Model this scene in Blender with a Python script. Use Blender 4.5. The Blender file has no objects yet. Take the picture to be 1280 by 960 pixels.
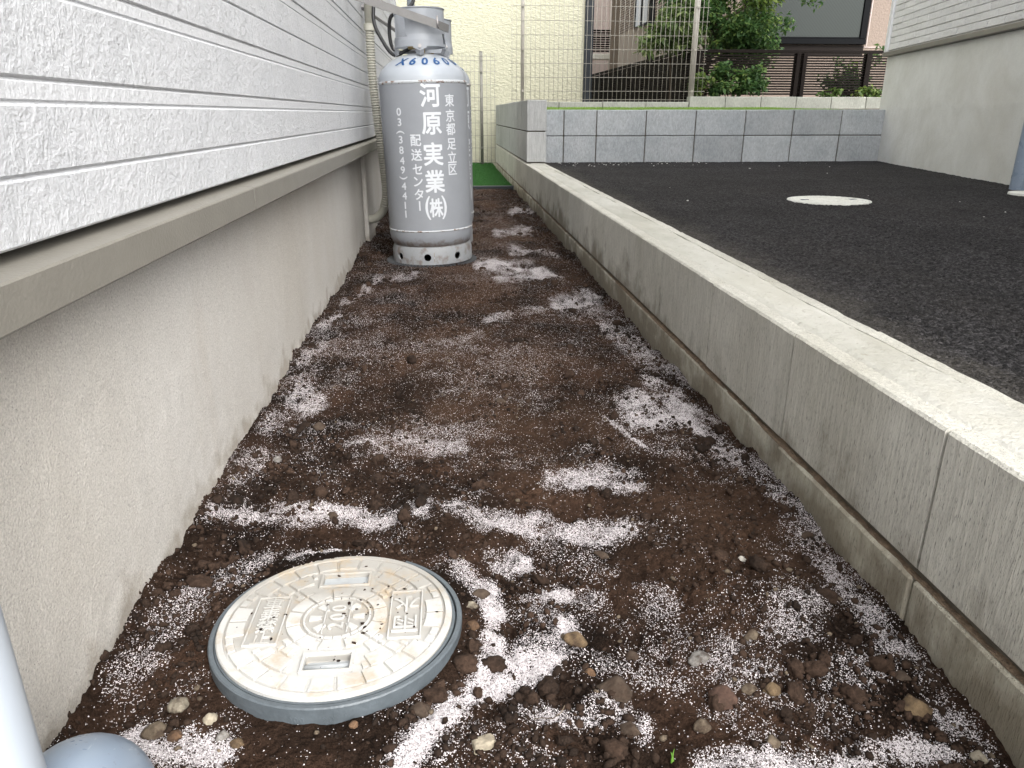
import bpy, bmesh, math, random
import numpy as np
from mathutils import Vector, Matrix, noise as mnoise

random.seed(7)
RNG = np.random.default_rng(11)
S = bpy.context.scene
COL = S.collection
R = math.radians

# ------------------------------------------------------------------ camera, world, sun, exposure
CAMZ = 0.62
cam_d = bpy.data.cameras.new('camera')
cam = bpy.data.objects.new('camera', cam_d)
COL.objects.link(cam)
cam.location = (0, 0, CAMZ)
cam.rotation_euler = (R(90 - 20.1), 0, R(-4.77))
cam_d.sensor_width = 36.0
cam_d.lens = 923.0 / 1280.0 * 36.0
cam_d.clip_start = 0.02
cam_d.clip_end = 500
S.camera = cam

SUN_EL, SUN_AZ = 40.0, 150.0         # azimuth clockwise from +Y (forward): light from the right, a little behind
world = bpy.data.worlds.new('World')
S.world = world
world.use_nodes = True
wn = world.node_tree
for n in list(wn.nodes):
    wn.nodes.remove(n)
w_out = wn.nodes.new('ShaderNodeOutputWorld')
w_bg = wn.nodes.new('ShaderNodeBackground')
w_sky = wn.nodes.new('ShaderNodeTexSky')
w_sky.sky_type = 'NISHITA'
w_sky.sun_disc = False
w_sky.sun_elevation = R(SUN_EL)
w_sky.sun_rotation = R(SUN_AZ)
w_sky.air_density = 1.0
w_sky.dust_density = 4.0
w_sky.ozone_density = 1.0
w_hsv = wn.nodes.new('ShaderNodeHueSaturation')    # overcast: the sky is nearly white
w_hsv.inputs['Saturation'].default_value = 0.16
wn.links.new(w_sky.outputs[0], w_hsv.inputs['Color'])
wn.links.new(w_hsv.outputs[0], w_bg.inputs['Color'])
w_bg.inputs['Strength'].default_value = 0.15
wn.links.new(w_bg.outputs[0], w_out.inputs['Surface'])

sun_d = bpy.data.lights.new('sun', 'SUN')
sun_d.energy = 1.3
sun_d.angle = R(110)
sun_d.color = (1.0, 0.97, 0.92)
sun = bpy.data.objects.new('sun', sun_d)
COL.objects.link(sun)
_d = Vector((math.sin(R(SUN_AZ)) * math.cos(R(SUN_EL)), math.cos(R(SUN_AZ)) * math.cos(R(SUN_EL)), math.sin(R(SUN_EL))))
sun.rotation_euler = _d.to_track_quat('Z', 'Y').to_euler()
sun.location = (3, -3, 8)

S.view_settings.view_transform = 'Standard'
S.view_settings.look = 'None'
S.view_settings.exposure = 1.70
S.view_settings.gamma = 1.0
S.view_settings.use_curve_mapping = False
S.cycles.max_bounces = 8
S.cycles.diffuse_bounces = 4

# ------------------------------------------------------------------ node helpers
class NT:
    def __init__(self, name):
        self.m = bpy.data.materials.new(name)
        self.m.use_nodes = True
        self.t = self.m.node_tree
        self.b = self.t.nodes['Principled BSDF']
        self.out = self.t.nodes['Material Output']
    def n(self, typ, **kw):
        nd = self.t.nodes.new(typ)
        for k, v in kw.items():
            setattr(nd, k, v)
        return nd
    def link(self, a, b):
        self.t.links.new(a, b)
    def setin(self, sock, v):
        if hasattr(v, 'is_linked') or hasattr(v, 'links'):
            self.link(v, sock)
        else:
            if isinstance(v, tuple) and len(v) == 3 and sock.type == 'RGBA':
                v = v + (1,)
            sock.default_value = v
    def pos(self, scale=(1, 1, 1), local=False):
        if local:
            tc = self.n('ShaderNodeTexCoord')
            src = tc.outputs['Object']
        else:
            src = self.n('ShaderNodeNewGeometry').outputs['Position']
        mp = self.n('ShaderNodeMapping')
        mp.inputs['Scale'].default_value = scale
        self.link(src, mp.inputs['Vector'])
        return mp.outputs[0]
    def noise(self, scale, detail=4, rough=.55, vec=None, dist=0.0):
        nd = self.n('ShaderNodeTexNoise')
        nd.inputs['Scale'].default_value = scale
        nd.inputs['Detail'].default_value = detail
        nd.inputs['Roughness'].default_value = rough
        nd.inputs['Distortion'].default_value = dist
        self.link(vec if vec is not None else self.pos(), nd.inputs['Vector'])
        return nd.outputs['Fac']
    def voro(self, scale, vec=None, out='Distance', feature='F1'):
        nd = self.n('ShaderNodeTexVoronoi', feature=feature)
        nd.inputs['Scale'].default_value = scale
        self.link(vec if vec is not None else self.pos(), nd.inputs['Vector'])
        return nd.outputs[out]
    def ramp(self, fac, a, b, lo=0.0, hi=1.0):
        nd = self.n('ShaderNodeMapRange')
        nd.inputs['From Min'].default_value = a
        nd.inputs['From Max'].default_value = b
        nd.inputs['To Min'].default_value = lo
        nd.inputs['To Max'].default_value = hi
        self.link(fac, nd.inputs['Value'])
        return nd.outputs[0]
    def math(self, op, a, b=0.0):
        nd = self.n('ShaderNodeMath', operation=op)
        self.setin(nd.inputs[0], a)
        self.setin(nd.inputs[1], b)
        return nd.outputs[0]
    def mix(self, fac, a, b):
        nd = self.n('ShaderNodeMix', data_type='RGBA')
        self.setin(nd.inputs['Factor'], fac)
        self.setin(nd.inputs['A'], a)
        self.setin(nd.inputs['B'], b)
        return nd.outputs['Result']
    def hsv(self, col, v=None, s=None):
        nd = self.n('ShaderNodeHueSaturation')
        self.setin(nd.inputs['Color'], col)
        if v is not None: self.setin(nd.inputs['Value'], v)
        if s is not None: self.setin(nd.inputs['Saturation'], s)
        return nd.outputs[0]
    def rand(self):
        return self.n('ShaderNodeObjectInfo').outputs['Random']
    def bump(self, h, dist, strength=1.0, prev=None):
        nd = self.n('ShaderNodeBump')
        nd.inputs['Strength'].default_value = strength
        nd.inputs['Distance'].default_value = dist
        self.link(h, nd.inputs['Height'])
        if prev is not None:
            self.link(prev, nd.inputs['Normal'])
        return nd.outputs[0]
    def done(self, col, rough=.8, normal=None, metal=0.0, spec=.5):
        self.setin(self.b.inputs['Base Color'], col)
        self.setin(self.b.inputs['Roughness'], rough)
        self.b.inputs['Metallic'].default_value = metal
        self.b.inputs['Specular IOR Level'].default_value = spec
        if normal is not None:
            self.link(normal, self.b.inputs['Normal'])
        return self.m

def simple(name, col, rough=.6, metal=0.0, var=.12, nscale=30, bump=0.0, bscale=200, spec=.5):
    t = NT(name)
    f = t.noise(nscale, 5, .6)
    c = t.hsv(col + (1,) if len(col) == 3 else col, v=t.ramp(f, .3, .7, 1 - var, 1 + var))
    nm = t.bump(t.noise(bscale, 3), bump) if bump else None
    return t.done(c, rough, nm, metal, spec)

M = {}
def build_materials():
    # rough white siding
    t = NT('white_siding')
    f1 = t.noise(95, 6, .70); f2 = t.noise(42, 3, .6, None, .5); f3 = t.noise(9, 3)
    nm = t.bump(f2, .004, .7); nm = t.bump(f1, .005, .9, nm)
    c = t.mix(t.ramp(f3, .35, .7), (.58, .592, .615), (.635, .645, .668))
    c = t.hsv(c, v=t.ramp(f1, .35, .65, .93, 1.04))
    M['siding'] = t.done(c, .55, nm, spec=.4)
    t = NT('smooth_white_siding')
    f1 = t.noise(110, 4, .6)
    M['strip'] = t.done(t.hsv((.61, .62, .64, 1), v=t.ramp(f1, .3, .7, .96, 1.03)), .55, t.bump(f1, .003, .8), spec=.4)
    # sprayed foundation
    t = NT('sprayed_foundation')
    f1 = t.noise(320, 4, .7); f2 = t.noise(2.2, 5, .6, t.pos((1, 1, .35))); f3 = t.noise(420, 2, .5); f4 = t.noise(14, 4)
    c = t.mix(t.ramp(f2, .35, .68), (.525, .495, .45), (.60, .58, .55))
    c = t.mix(t.ramp(t.noise(5, 4, .6, t.pos((1, 1, .25))), .58, .74, 0, .45), c, (.455, .41, .36))
    c = t.hsv(c, v=t.math('MULTIPLY', t.ramp(f1, .3, .7, .80, 1.16), t.ramp(f3, .3, .62, .86, 1.05)))
    c = t.mix(t.ramp(t.noise(330, 2, .5), .66, .72, 0, .65), c, (.16, .15, .14))
    # splashed soil low on the wall
    z = t.n('ShaderNodeSeparateXYZ'); t.link(t.pos(), z.inputs[0])
    edge = t.math('ADD', z.outputs['Z'], t.ramp(f4, .3, .7, -.05, .05))
    c = t.mix(t.ramp(edge, .000, .045, .55, 0), c, (.24, .20, .15))
    nm = t.bump(f1, .0028, .9); nm = t.bump(t.noise(30, 4), .003, .6, nm)
    M['foundation'] = t.done(c, .9, nm, spec=.25)
    # concrete block with split streaks
    def block(name, c1, c2, stain, streak=(1, 1, .09), dark=.30, sc=150, var=.08, bd=.003):
        t = NT(name)
        f1 = t.noise(sc, 4, .65, t.pos(streak)); f2 = t.noise(4, 4, .6); f3 = t.noise(620, 2, .5, t.pos((1, 1, .16)))
        f4 = t.noise(11, 4, .6)
        c = t.mix(t.ramp(f2, .35, .65), c1, c2)
        c = t.hsv(c, v=t.math('MULTIPLY', t.ramp(f1, .3, .7, .80, 1.14), t.ramp(t.rand(), 0, 1, 1 - var, 1 + var)))
        c = t.mix(t.ramp(f3, .60, .70, 0, .75), c, tuple(x * dark for x in c1))
        if stain:
            z = t.n('ShaderNodeSeparateXYZ'); t.link(t.pos(), z.inputs[0])
            # splashed soil and damp: strong by the soil, in patches that follow the ground
            e = t.math('ADD', z.outputs['Z'], t.ramp(f4, .3, .7, -.075, .075))
            y = t.ramp(t.noise(1.6, 2, .5, t.pos((0, 1, 0))), .42, .62, -.02, .055)
            e = t.math('SUBTRACT', e, y)
            yy = t.n('ShaderNodeSeparateXYZ'); t.link(t.pos(), yy.inputs[0])
            e = t.math('SUBTRACT', e, t.math('MULTIPLY', t.ramp(yy.outputs['Y'], 1.1, 2.4), t.ramp(yy.outputs['Y'], 5.8, 4.2, 0, .055)))
            c = t.mix(t.ramp(e, -.02, .085, .72, 0), c, (.13, .102, .068))
            x2 = t.ramp(t.noise(3, 4, .6, t.pos((1, 1, .5))), .5, .72, 0, .35)
            c = t.mix(x2, c, (.25, .23, .165))
        nm = t.bump(f1, bd * 1.3, .9); nm = t.bump(f3, bd, .7, nm)
        M_ = t.done(c, .92, nm, spec=.2)
        return M_
    M['wall_block'] = block('weathered_concrete_block', (.53, .515, .455), (.61, .595, .535), True, sc=190)
    M['base_block'] = block('stained_base_block', (.50, .47, .38), (.58, .56, .48), True, sc=130)
    M['corner_block'] = block('pale_concrete_block', (.44, .445, .44), (.52, .525, .52), False, var=.06)
    M['grey_block'] = block('blue_grey_block', (.40, .425, .445), (.49, .51, .525), False, streak=(1, 1, .5), sc=90, dark=.62, var=.1)
    M['coping_block'] = block('old_coping_block', (.36, .37, .33), (.46, .47, .42), False, streak=(1, 1, .5), sc=70, dark=.7)
    t = NT('recessed_mortar')
    M['mortar'] = t.done(t.mix(t.noise(60), (.075, .064, .05), (.14, .125, .10)), .95, t.bump(t.noise(150), .003), spec=.2)
    t = NT('trowelled_mortar')
    f = t.noise(9, 5, .6, t.pos((1, .35, 1)))
    c = t.mix(t.ramp(f, .35, .65), (.42, .41, .36), (.54, .53, .485))
    c = t.mix(t.ramp(t.noise(60, 4, .7), .58, .70, 0, .6), c, (.27, .25, .20))
    c = t.mix(t.ramp(t.noise(5, 4, .6, t.pos((1, .5, 1))), .52, .66, 0, .35), c, (.44, .42, .35))
    M['capping'] = t.done(c, .95, t.bump(t.noise(70, 6, .7), .006), spec=.1)
    # soil
    t = NT('soil')
    at = t.n('ShaderNodeAttribute', attribute_name='lime')
    f1 = t.noise(5, 5, .6); f2 = t.noise(110, 5, .7); f3 = t.noise(480, 3, .6)
    c = t.mix(t.ramp(f1, .40, .62), (.017, .0115, .0088), (.058, .0345, .0235))
    c = t.hsv(c, v=t.math('MULTIPLY', t.ramp(f2, .3, .72, .55, 1.45), t.ramp(f3, .3, .7, .75, 1.25)))
    v1 = t.n('ShaderNodeTexVoronoi'); v1.inputs['Scale'].default_value = 560; t.link(t.pos(), v1.inputs['Vector'])
    v2 = t.n('ShaderNodeTexVoronoi'); v2.inputs['Scale'].default_value = 950; t.link(t.pos(), v2.inputs['Vector'])
    s1 = t.n('ShaderNodeSeparateColor'); t.link(v1.outputs['Color'], s1.inputs[0])
    s2 = t.n('ShaderNodeSeparateColor'); t.link(v2.outputs['Color'], s2.inputs[0])
    g1 = t.math('MULTIPLY', t.math('LESS_THAN', s1.outputs[0], t.math('MULTIPLY', at.outputs['Fac'], .75)), t.math('LESS_THAN', v1.outputs['Distance'], .55))
    g2 = t.math('MULTIPLY', t.math('LESS_THAN', s2.outputs[0], t.math('MULTIPLY', at.outputs['Fac'], .65)), t.math('LESS_THAN', v2.outputs['Distance'], .6))
    g = t.math('MAXIMUM', g1, g2)
    tn = t.n('ShaderNodeAttribute', attribute_name='tread')
    c = t.mix(t.math('MULTIPLY', tn.outputs['Fac'], .6), c, t.hsv((.082, .049, .032, 1), v=t.ramp(f2, .3, .72, .7, 1.3)))
    pw = t.math('MULTIPLY', t.ramp(t.math('ADD', at.outputs['Fac'], t.math('MULTIPLY', t.math('SUBTRACT', t.noise(430, 3, .7), .5), 1.9)), .80, 1.05), .9)
    g = t.math('MAXIMUM', g, pw)
    c = t.mix(t.math('MULTIPLY', g, .92), c, (.74, .69, .70))
    f4 = t.voro(230); nm = t.bump(f2, .009, 1.0); nm = t.bump(f4, .004, .7, nm); nm = t.bump(f3, .003, 1.0, nm); nm = t.bump(g, .0012, .6, nm)
    M['soil'] = t.done(c, 1.0, nm, spec=.05)
    t = NT('soil_clod')
    f2 = t.noise(160, 4, .7)
    c = t.mix(t.ramp(t.noise(7, 3), .4, .6), (.019, .0128, .0095), (.048, .030, .021))
    M['clod'] = t.done(t.hsv(c, v=t.ramp(f2, .3, .7, .6, 1.4)), .95, t.bump(f2, .003), spec=.15)
    t = NT('white_granule')
    M['lime'] = t.done((.78, .735, .745, 1), .9, spec=.2)
    # asphalt
    t = NT('asphalt')
    wv = t.pos((1, 1, 1))
    v = t.n('ShaderNodeTexVoronoi'); v.inputs['Scale'].default_value = 185; t.link(wv, v.inputs['Vector'])
    v2 = t.n('ShaderNodeTexVoronoi'); v2.inputs['Scale'].default_value = 95; t.link(wv, v2.inputs['Vector'])
    f1 = t.noise(140, 4, .65); f2 = t.noise(3, 4, .6)
    sc = t.n('ShaderNodeSeparateColor'); t.link(v.outputs['Color'], sc.inputs[0])
    c = t.mix(t.ramp(f2, .35, .65), (.0185, .0175, .018), (.0275, .0258, .0268))
    c = t.hsv(c, v=t.math('MULTIPLY', t.ramp(t.math('POWER', sc.outputs[0], 2.2), 0, 1, .4, 3.0), t.ramp(f1, .3, .7, .7, 1.3)))
    c = t.mix(t.ramp(t.noise(26, 3, .5), .71, .77, 0, .35), c, (.09, .08, .075))
    c = t.mix(t.ramp(t.noise(1.1, 4, .65, t.pos((1, .4, 1))), .5, .72, 0, .35), c, (.06, .052, .047))
    xx = t.n('ShaderNodeSeparateXYZ'); t.link(t.pos(), xx.inputs[0])
    c = t.mix(t.ramp(t.math('ADD', xx.outputs['X'], t.ramp(t.noise(7, 4, .6), .3, .7, -.06, .06)), .75, .86, .4, 0), c, (.10, .09, .075))
    hgt = t.math('MULTIPLY', t.math('SUBTRACT', 1.0, v.outputs['Distance']), t.ramp(sc.outputs[1], 0, 1, .45, 1.0))
    nm = t.bump(v2.outputs['Distance'], .004, .6); nm = t.bump(hgt, .011, 1.0, nm); nm = t.bump(f1, .003, .7, nm)
    M['asphalt'] = t.done(c, .85, nm, spec=.22)
    M['ledge_soil'] = simple('dried_soil', (.135, .095, .062), .95, var=.35, nscale=60, bump=.004)
    M['ground'] = simple('bare_ground', (.10, .085, .065), .95, nscale=5)
    M['turf'] = simple('artificial_turf', (.042, .15, .030), .7, var=.25, nscale=60)
    M['lawn'] = simple('young_lawn', (.20, .34, .06), .8, var=.3, nscale=20)
    M['edging'] = simple('dark_edging', (.012, .018, .022), .45)
    # gas cylinders
    t = NT('grey_cylinder_paint')
    f = t.noise(4, 4, .6); f2 = t.noise(45, 5, .7)
    c = t.mix(t.ramp(f, .35, .65), (.250, .263, .285), (.275, .288, .31))
    c = t.hsv(c, v=t.ramp(t.noise(18, 4, .6), .3, .7, .975, 1.025))
    c = t.mix(t.ramp(f2, .70, .76, 0, .5), c, (.22, .20, .19))
    zz = t.n('ShaderNodeSeparateXYZ'); t.link(t.pos(), zz.inputs[0])     # rust and splashed soil gathered at the waist above the foot ring
    e = t.math('ADD', zz.outputs['Z'], t.ramp(t.noise(28, 5, .7), .3, .7, -.02, .02))
    c = t.mix(t.ramp(e, .078, .105, .85, 0), c, (.13, .095, .075))
    M['paint'] = t.done(c, t.ramp(f, .3, .7, .38, .5), t.bump(t.noise(60, 3), .0006, .6), spec=.45)
    t = NT('rusty_seam_paint')
    c = t.mix(t.ramp(t.noise(38, 5, .7, t.pos((1, 1, 1.5))), .50, .58, 0, .9), (.50, .52, .54), (.16, .085, .045))
    M['seam'] = t.done(c, .6, t.bump(t.noise(120), .001))
    t = NT('dome_paint')
    c = t.mix(t.ramp(t.noise(5, 3), .35, .65), (.36, .39, .43), (.42, .45, .485))
    M['dome'] = t.done(c, .36, spec=.5)
    t = NT('foot_ring_paint')
    c = t.mix(t.ramp(t.noise(26, 5, .65), .50, .66, 0, .7), (.275, .285, .295), (.14, .10, .078))
    M['footring'] = t.done(c, .5, spec=.45)
    t = NT('stencilled_white_paint')
    M['white_print'] = t.done(t.mix(t.ramp(t.noise(120, 4, .7), 0.62, .74, 0, .6), (.62, .64, .67), (.36, .44, .47)), .55)
    M['blue_print'] = simple('blue_stencil_paint', (.007, .065, .20), .5, var=.2)
    M['guard'] = simple('guard_paint', (.32, .34, .37), .45, var=.08, nscale=14)
    M['steel'] = simple('galvanised_bar', (.19, .186, .182), .5, .3, var=.1)
    M['bolt'] = simple('bolt_steel', (.38, .36, .36), .4, .6)
    M['black_rubber'] = simple('black_hose_rubber', (.014, .014, .015), .42)
    M['conduit'] = simple('beige_conduit_plastic', (.43, .42, .36), .5, var=.08)
    M['brass'] = simple('brass_fitting', (.40, .30, .14), .35, .8)
    M['base_pad'] = simple('dark_ribbed_pad', (.05, .053, .058), .6, var=.3)
    # plastics by the manhole
    t = NT('dirty_shaded_white_lid')
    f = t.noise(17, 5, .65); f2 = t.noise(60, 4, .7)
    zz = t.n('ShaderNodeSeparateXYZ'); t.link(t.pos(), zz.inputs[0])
    c = t.mix(t.ramp(zz.outputs['Z'], .0243, .0254, .5, 0), (.50, .495, .475), (.21, .185, .15))  # grooves darkened by height: shade painted into the colour, with settled dirt
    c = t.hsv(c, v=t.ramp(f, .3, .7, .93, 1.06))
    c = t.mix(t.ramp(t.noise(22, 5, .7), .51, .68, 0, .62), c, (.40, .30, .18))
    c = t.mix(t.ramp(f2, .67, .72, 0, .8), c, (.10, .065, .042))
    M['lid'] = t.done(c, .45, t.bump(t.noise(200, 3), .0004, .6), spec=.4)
    M['ring'] = simple('blue_grey_plastic', (.095, .112, .125), .45, var=.18, nscale=40, bump=.0008)
    M['lid_pocket'] = simple('lid_pocket_grey', (.40, .42, .43), .6, var=.15)
    t = NT('grey_plumbing_plastic')
    c = t.hsv((.215, .265, .335, 1), v=t.ramp(t.noise(8, 4), .3, .7, .96, 1.04))
    c = t.mix(t.ramp(t.noise(150, 5, .7), .62, .70, 0, .55), c, (.14, .10, .075))
    c = t.mix(t.ramp(t.noise(60, 3, .6, t.pos((3, .3, 1))), .63, .68, 0, .25), c, (.5, .54, .58))
    M['pvc'] = t.done(c, t.ramp(t.noise(20, 4, .6), .3, .7, .22, .42), spec=.5)
    M['white_pvc'] = simple('white_downpipe_plastic', (.40, .44, .49), .35, var=.02, nscale=6)
    M['drip'] = simple('greige_drip_edge_metal', (.205, .193, .168), .42, .0, var=.07, nscale=12, bump=.0006)
    M['white_cover'] = simple('pale_cover', (.64, .64, .59), .7, var=.12, nscale=40, bump=.002, bscale=120)
    M['fence'] = simple('beige_fence_coating', (.36, .34, .30), .5, var=.05)
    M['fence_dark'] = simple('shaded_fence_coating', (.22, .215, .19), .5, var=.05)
    t = NT('cream_stucco')
    f = t.noise(26, 4, .6, t.pos((1, 1, 2.1)))
    M['cream'] = t.done(t.hsv((.56, .55, .425, 1), v=t.ramp(f, .3, .7, .93, 1.06)), .9, t.bump(f, .02, .9), spec=.2)
    t = NT('pink_brown_stucco')
    f = t.noise(40, 4, .6)
    M['pink'] = t.done(t.hsv((.235, .19, .16, 1), v=t.ramp(f, .3, .7, .88, 1.1)), .9, t.bump(f, .012, .8), spec=.2)
    M['pink_slat'] = simple('mauve_siding', (.52, .44, .42), .8, var=.1, nscale=12)
    M['pale_pink'] = simple('pale_mauve_render', (.60, .53, .51), .85, var=.06, nscale=9)
    M['dark_frame'] = simple('black_window_frame', (.0035, .004, .005), .5, spec=.06)
    M['louvre'] = simple('dark_brown_louvre', (.011, .008, .0068), .6, var=.15, spec=.1)
    M['dark_pipe'] = simple('dark_blue_downpipe', (.012, .016, .022), .4)
    t = NT('wired_glass')
    wv = t.n('ShaderNodeTexWave', wave_type='BANDS', bands_direction='DIAGONAL')
    wv.inputs['Scale'].default_value = 14
    t.link(t.pos((1, 0, 1)), wv.inputs['Vector'])
    c = t.mix(t.ramp(wv.outputs['Fac'], .75, .95, 0, .5), (.028, .035, .033), (.016, .020, .019))
    M['glass'] = t.done(c, .22, spec=.14)
    M['dark_glass'] = simple('dark_window_glass', (.055, .06, .064), .2, var=.1)
    # bright white brick siding of right house
    t = NT('white_brick_siding')
    f = t.noise(55, 5, .65)
    M['brick'] = t.done(t.hsv((.74, .74, .735, 1), v=t.math('MULTIPLY', t.ramp(f, .3, .7, .93, 1.05), t.ramp(t.rand(), 0, 1, .95, 1.04))), .7, t.bump(f, .010, .9), spec=.3)
    M['brick_joint'] = simple('white_siding_joint', (.50, .50, .49), .85)
    M['trim_white'] = simple('white_trim', (.80, .81, .82), .4, var=.03)
    t = NT('trowelled_foundation')
    f = t.noise(3.2, 6, .62, None, .4); f1 = t.noise(1.3, 4, .6, t.pos((1, 1, .8))); f2 = t.noise(140, 4, .6)
    c = t.mix(t.ramp(f, .36, .64), (.62, .62, .585), (.72, .725, .70))
    c = t.mix(t.ramp(f1, .5, .7, 0, .35), c, (.58, .56, .50))
    z = t.n('ShaderNodeSeparateXYZ'); t.link(t.pos(), z.inputs[0])
    lift = t.ramp(t.math('ADD', z.outputs['Z'], t.ramp(t.noise(5, 4, .6), .3, .7, -.04, .04)), .655, .678, .95, 1.01)
    c = t.hsv(c, v=t.math('MULTIPLY', lift, t.ramp(f2, .3, .7, .95, 1.05)))
    M['foundation_b'] = t.done(c, .9, t.bump(t.noise(16, 6, .7), .008, .8), spec=.2)
    # leaves
    def leaf(name, a, b, c3):
        t = NT(name)
        at = t.n('ShaderNodeAttribute', attribute_name='shade')
        c = t.mix(t.ramp(at.outputs['Fac'], 0, .6), a, b)
        c = t.mix(t.ramp(at.outputs['Fac'], .62, 1), c, c3)
        m = t.done(c, .45, spec=.4)
        tr = t.n('ShaderNodeBsdfTranslucent'); t.link(c, tr.inputs['Color'])
        mx = t.n('ShaderNodeMixShader'); mx.inputs[0].default_value = .42
        t.link(t.b.outputs[0], mx.inputs[1]); t.link(tr.outputs[0], mx.inputs[2])
        t.link(mx.outputs[0], t.out.inputs['Surface'])
        return m
    M['leaf'] = leaf('green_leaves', (.034, .085, .030), (.10, .19, .062), (.26, .34, .085))
    M['leaf_pale'] = leaf('yellow_green_leaves', (.04, .08, .02), (.12, .19, .05), (.27, .32, .07))
    M['leaf_long'] = leaf('long_pale_leaves', (.05, .09, .03), (.16, .23, .08), (.33, .38, .16))
    M['bark'] = simple('bark', (.075, .055, .04), .9, nscale=40, bump=.006)
    M['sprout'] = simple('fresh_grass', (.13, .28, .04), .5)
    # stones
    for k, c in dict(beige=(.37, .325, .245), brown=(.068, .050, .037), red=(.095, .056, .042), ochre=(.165, .115, .065), orange=(.15, .088, .050), grey=(.23, .22, .205), white=(.58, .55, .49), tan=(.145, .115, .082), cream=(.27, .24, .185)).items():
        t = NT(k + '_stone')
        f = t.noise(70, 5, .65); f2 = t.noise(240, 3)
        cc = t.hsv(c + (1,), v=t.math('MULTIPLY', t.ramp(f, .3, .7, .62, 1.3), t.ramp(f2, .3, .7, .88, 1.1)))
        cc = t.mix(t.ramp(t.noise(55, 5, .65), .46, .60, .05 if k == 'beige' else .12, .18 if k in ('beige', 'white') else .80), cc, (.045, .029, .020))
        M['st_' + k] = t.done(cc, .9, t.bump(f, .004), spec=.25)
build_materials()

# ------------------------------------------------------------------ object helpers
def props(o, label=None, cat=None, group=None, kind=None):
    if label: o['label'] = label
    if cat: o['category'] = cat
    if group: o['group'] = group
    if kind: o['kind'] = kind
    return o

PINV = {}
def thing(name, label, cat, loc=(0, 0, 0), rz=0.0, group=None):
    o = bpy.data.objects.new(name, None)
    COL.objects.link(o)
    o.location = loc
    o.rotation_euler = (0, 0, rz)
    o.empty_display_size = .1
    PINV[o] = (Matrix.Translation(loc) @ Matrix.Rotation(rz, 4, 'Z')).inverted()
    return props(o, label, cat, group)

def link(name, me, parent=None, mat=None):
    if mat is not None and not me.materials:
        me.materials.append(mat)
    o = bpy.data.objects.new(name, me)
    COL.objects.link(o)
    if parent is not None:
        o.parent = parent
        if parent in PINV:
            o.matrix_parent_inverse = PINV[parent]
    return o

def to_mesh(verts, faces, smooth=False, mat=None, name='m'):
    me = bpy.data.meshes.new(name)
    me.from_pydata([tuple(v) for v in verts], [], [tuple(f) for f in faces])
    me.update()
    if smooth:
        me.polygons.foreach_set('use_smooth', [True] * len(me.polygons))
    if mat is not None:
        me.materials.append(mat)
    return me

def np_mesh(V, F, mat=None, smooth=False):
    """V (n,3), F (m,k) arrays of one face size"""
    me = bpy.data.meshes.new('m')
    V = np.ascontiguousarray(V, dtype=np.float32); F = np.ascontiguousarray(F, dtype=np.int32)
    k = F.shape[1]
    me.vertices.add(len(V)); me.vertices.foreach_set('co', V.ravel())
    me.loops.add(F.size); me.loops.foreach_set('vertex_index', F.ravel())
    me.polygons.add(len(F))
    me.polygons.foreach_set('loop_start', np.arange(0, F.size, k, dtype=np.int32))
    me.polygons.foreach_set('loop_total', np.full(len(F), k, dtype=np.int32))
    me.update(calc_edges=True)
    if smooth:
        me.polygons.foreach_set('use_smooth', np.ones(len(F), dtype=bool))
    if mat is not None:
        me.materials.append(mat)
    return me

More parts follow.
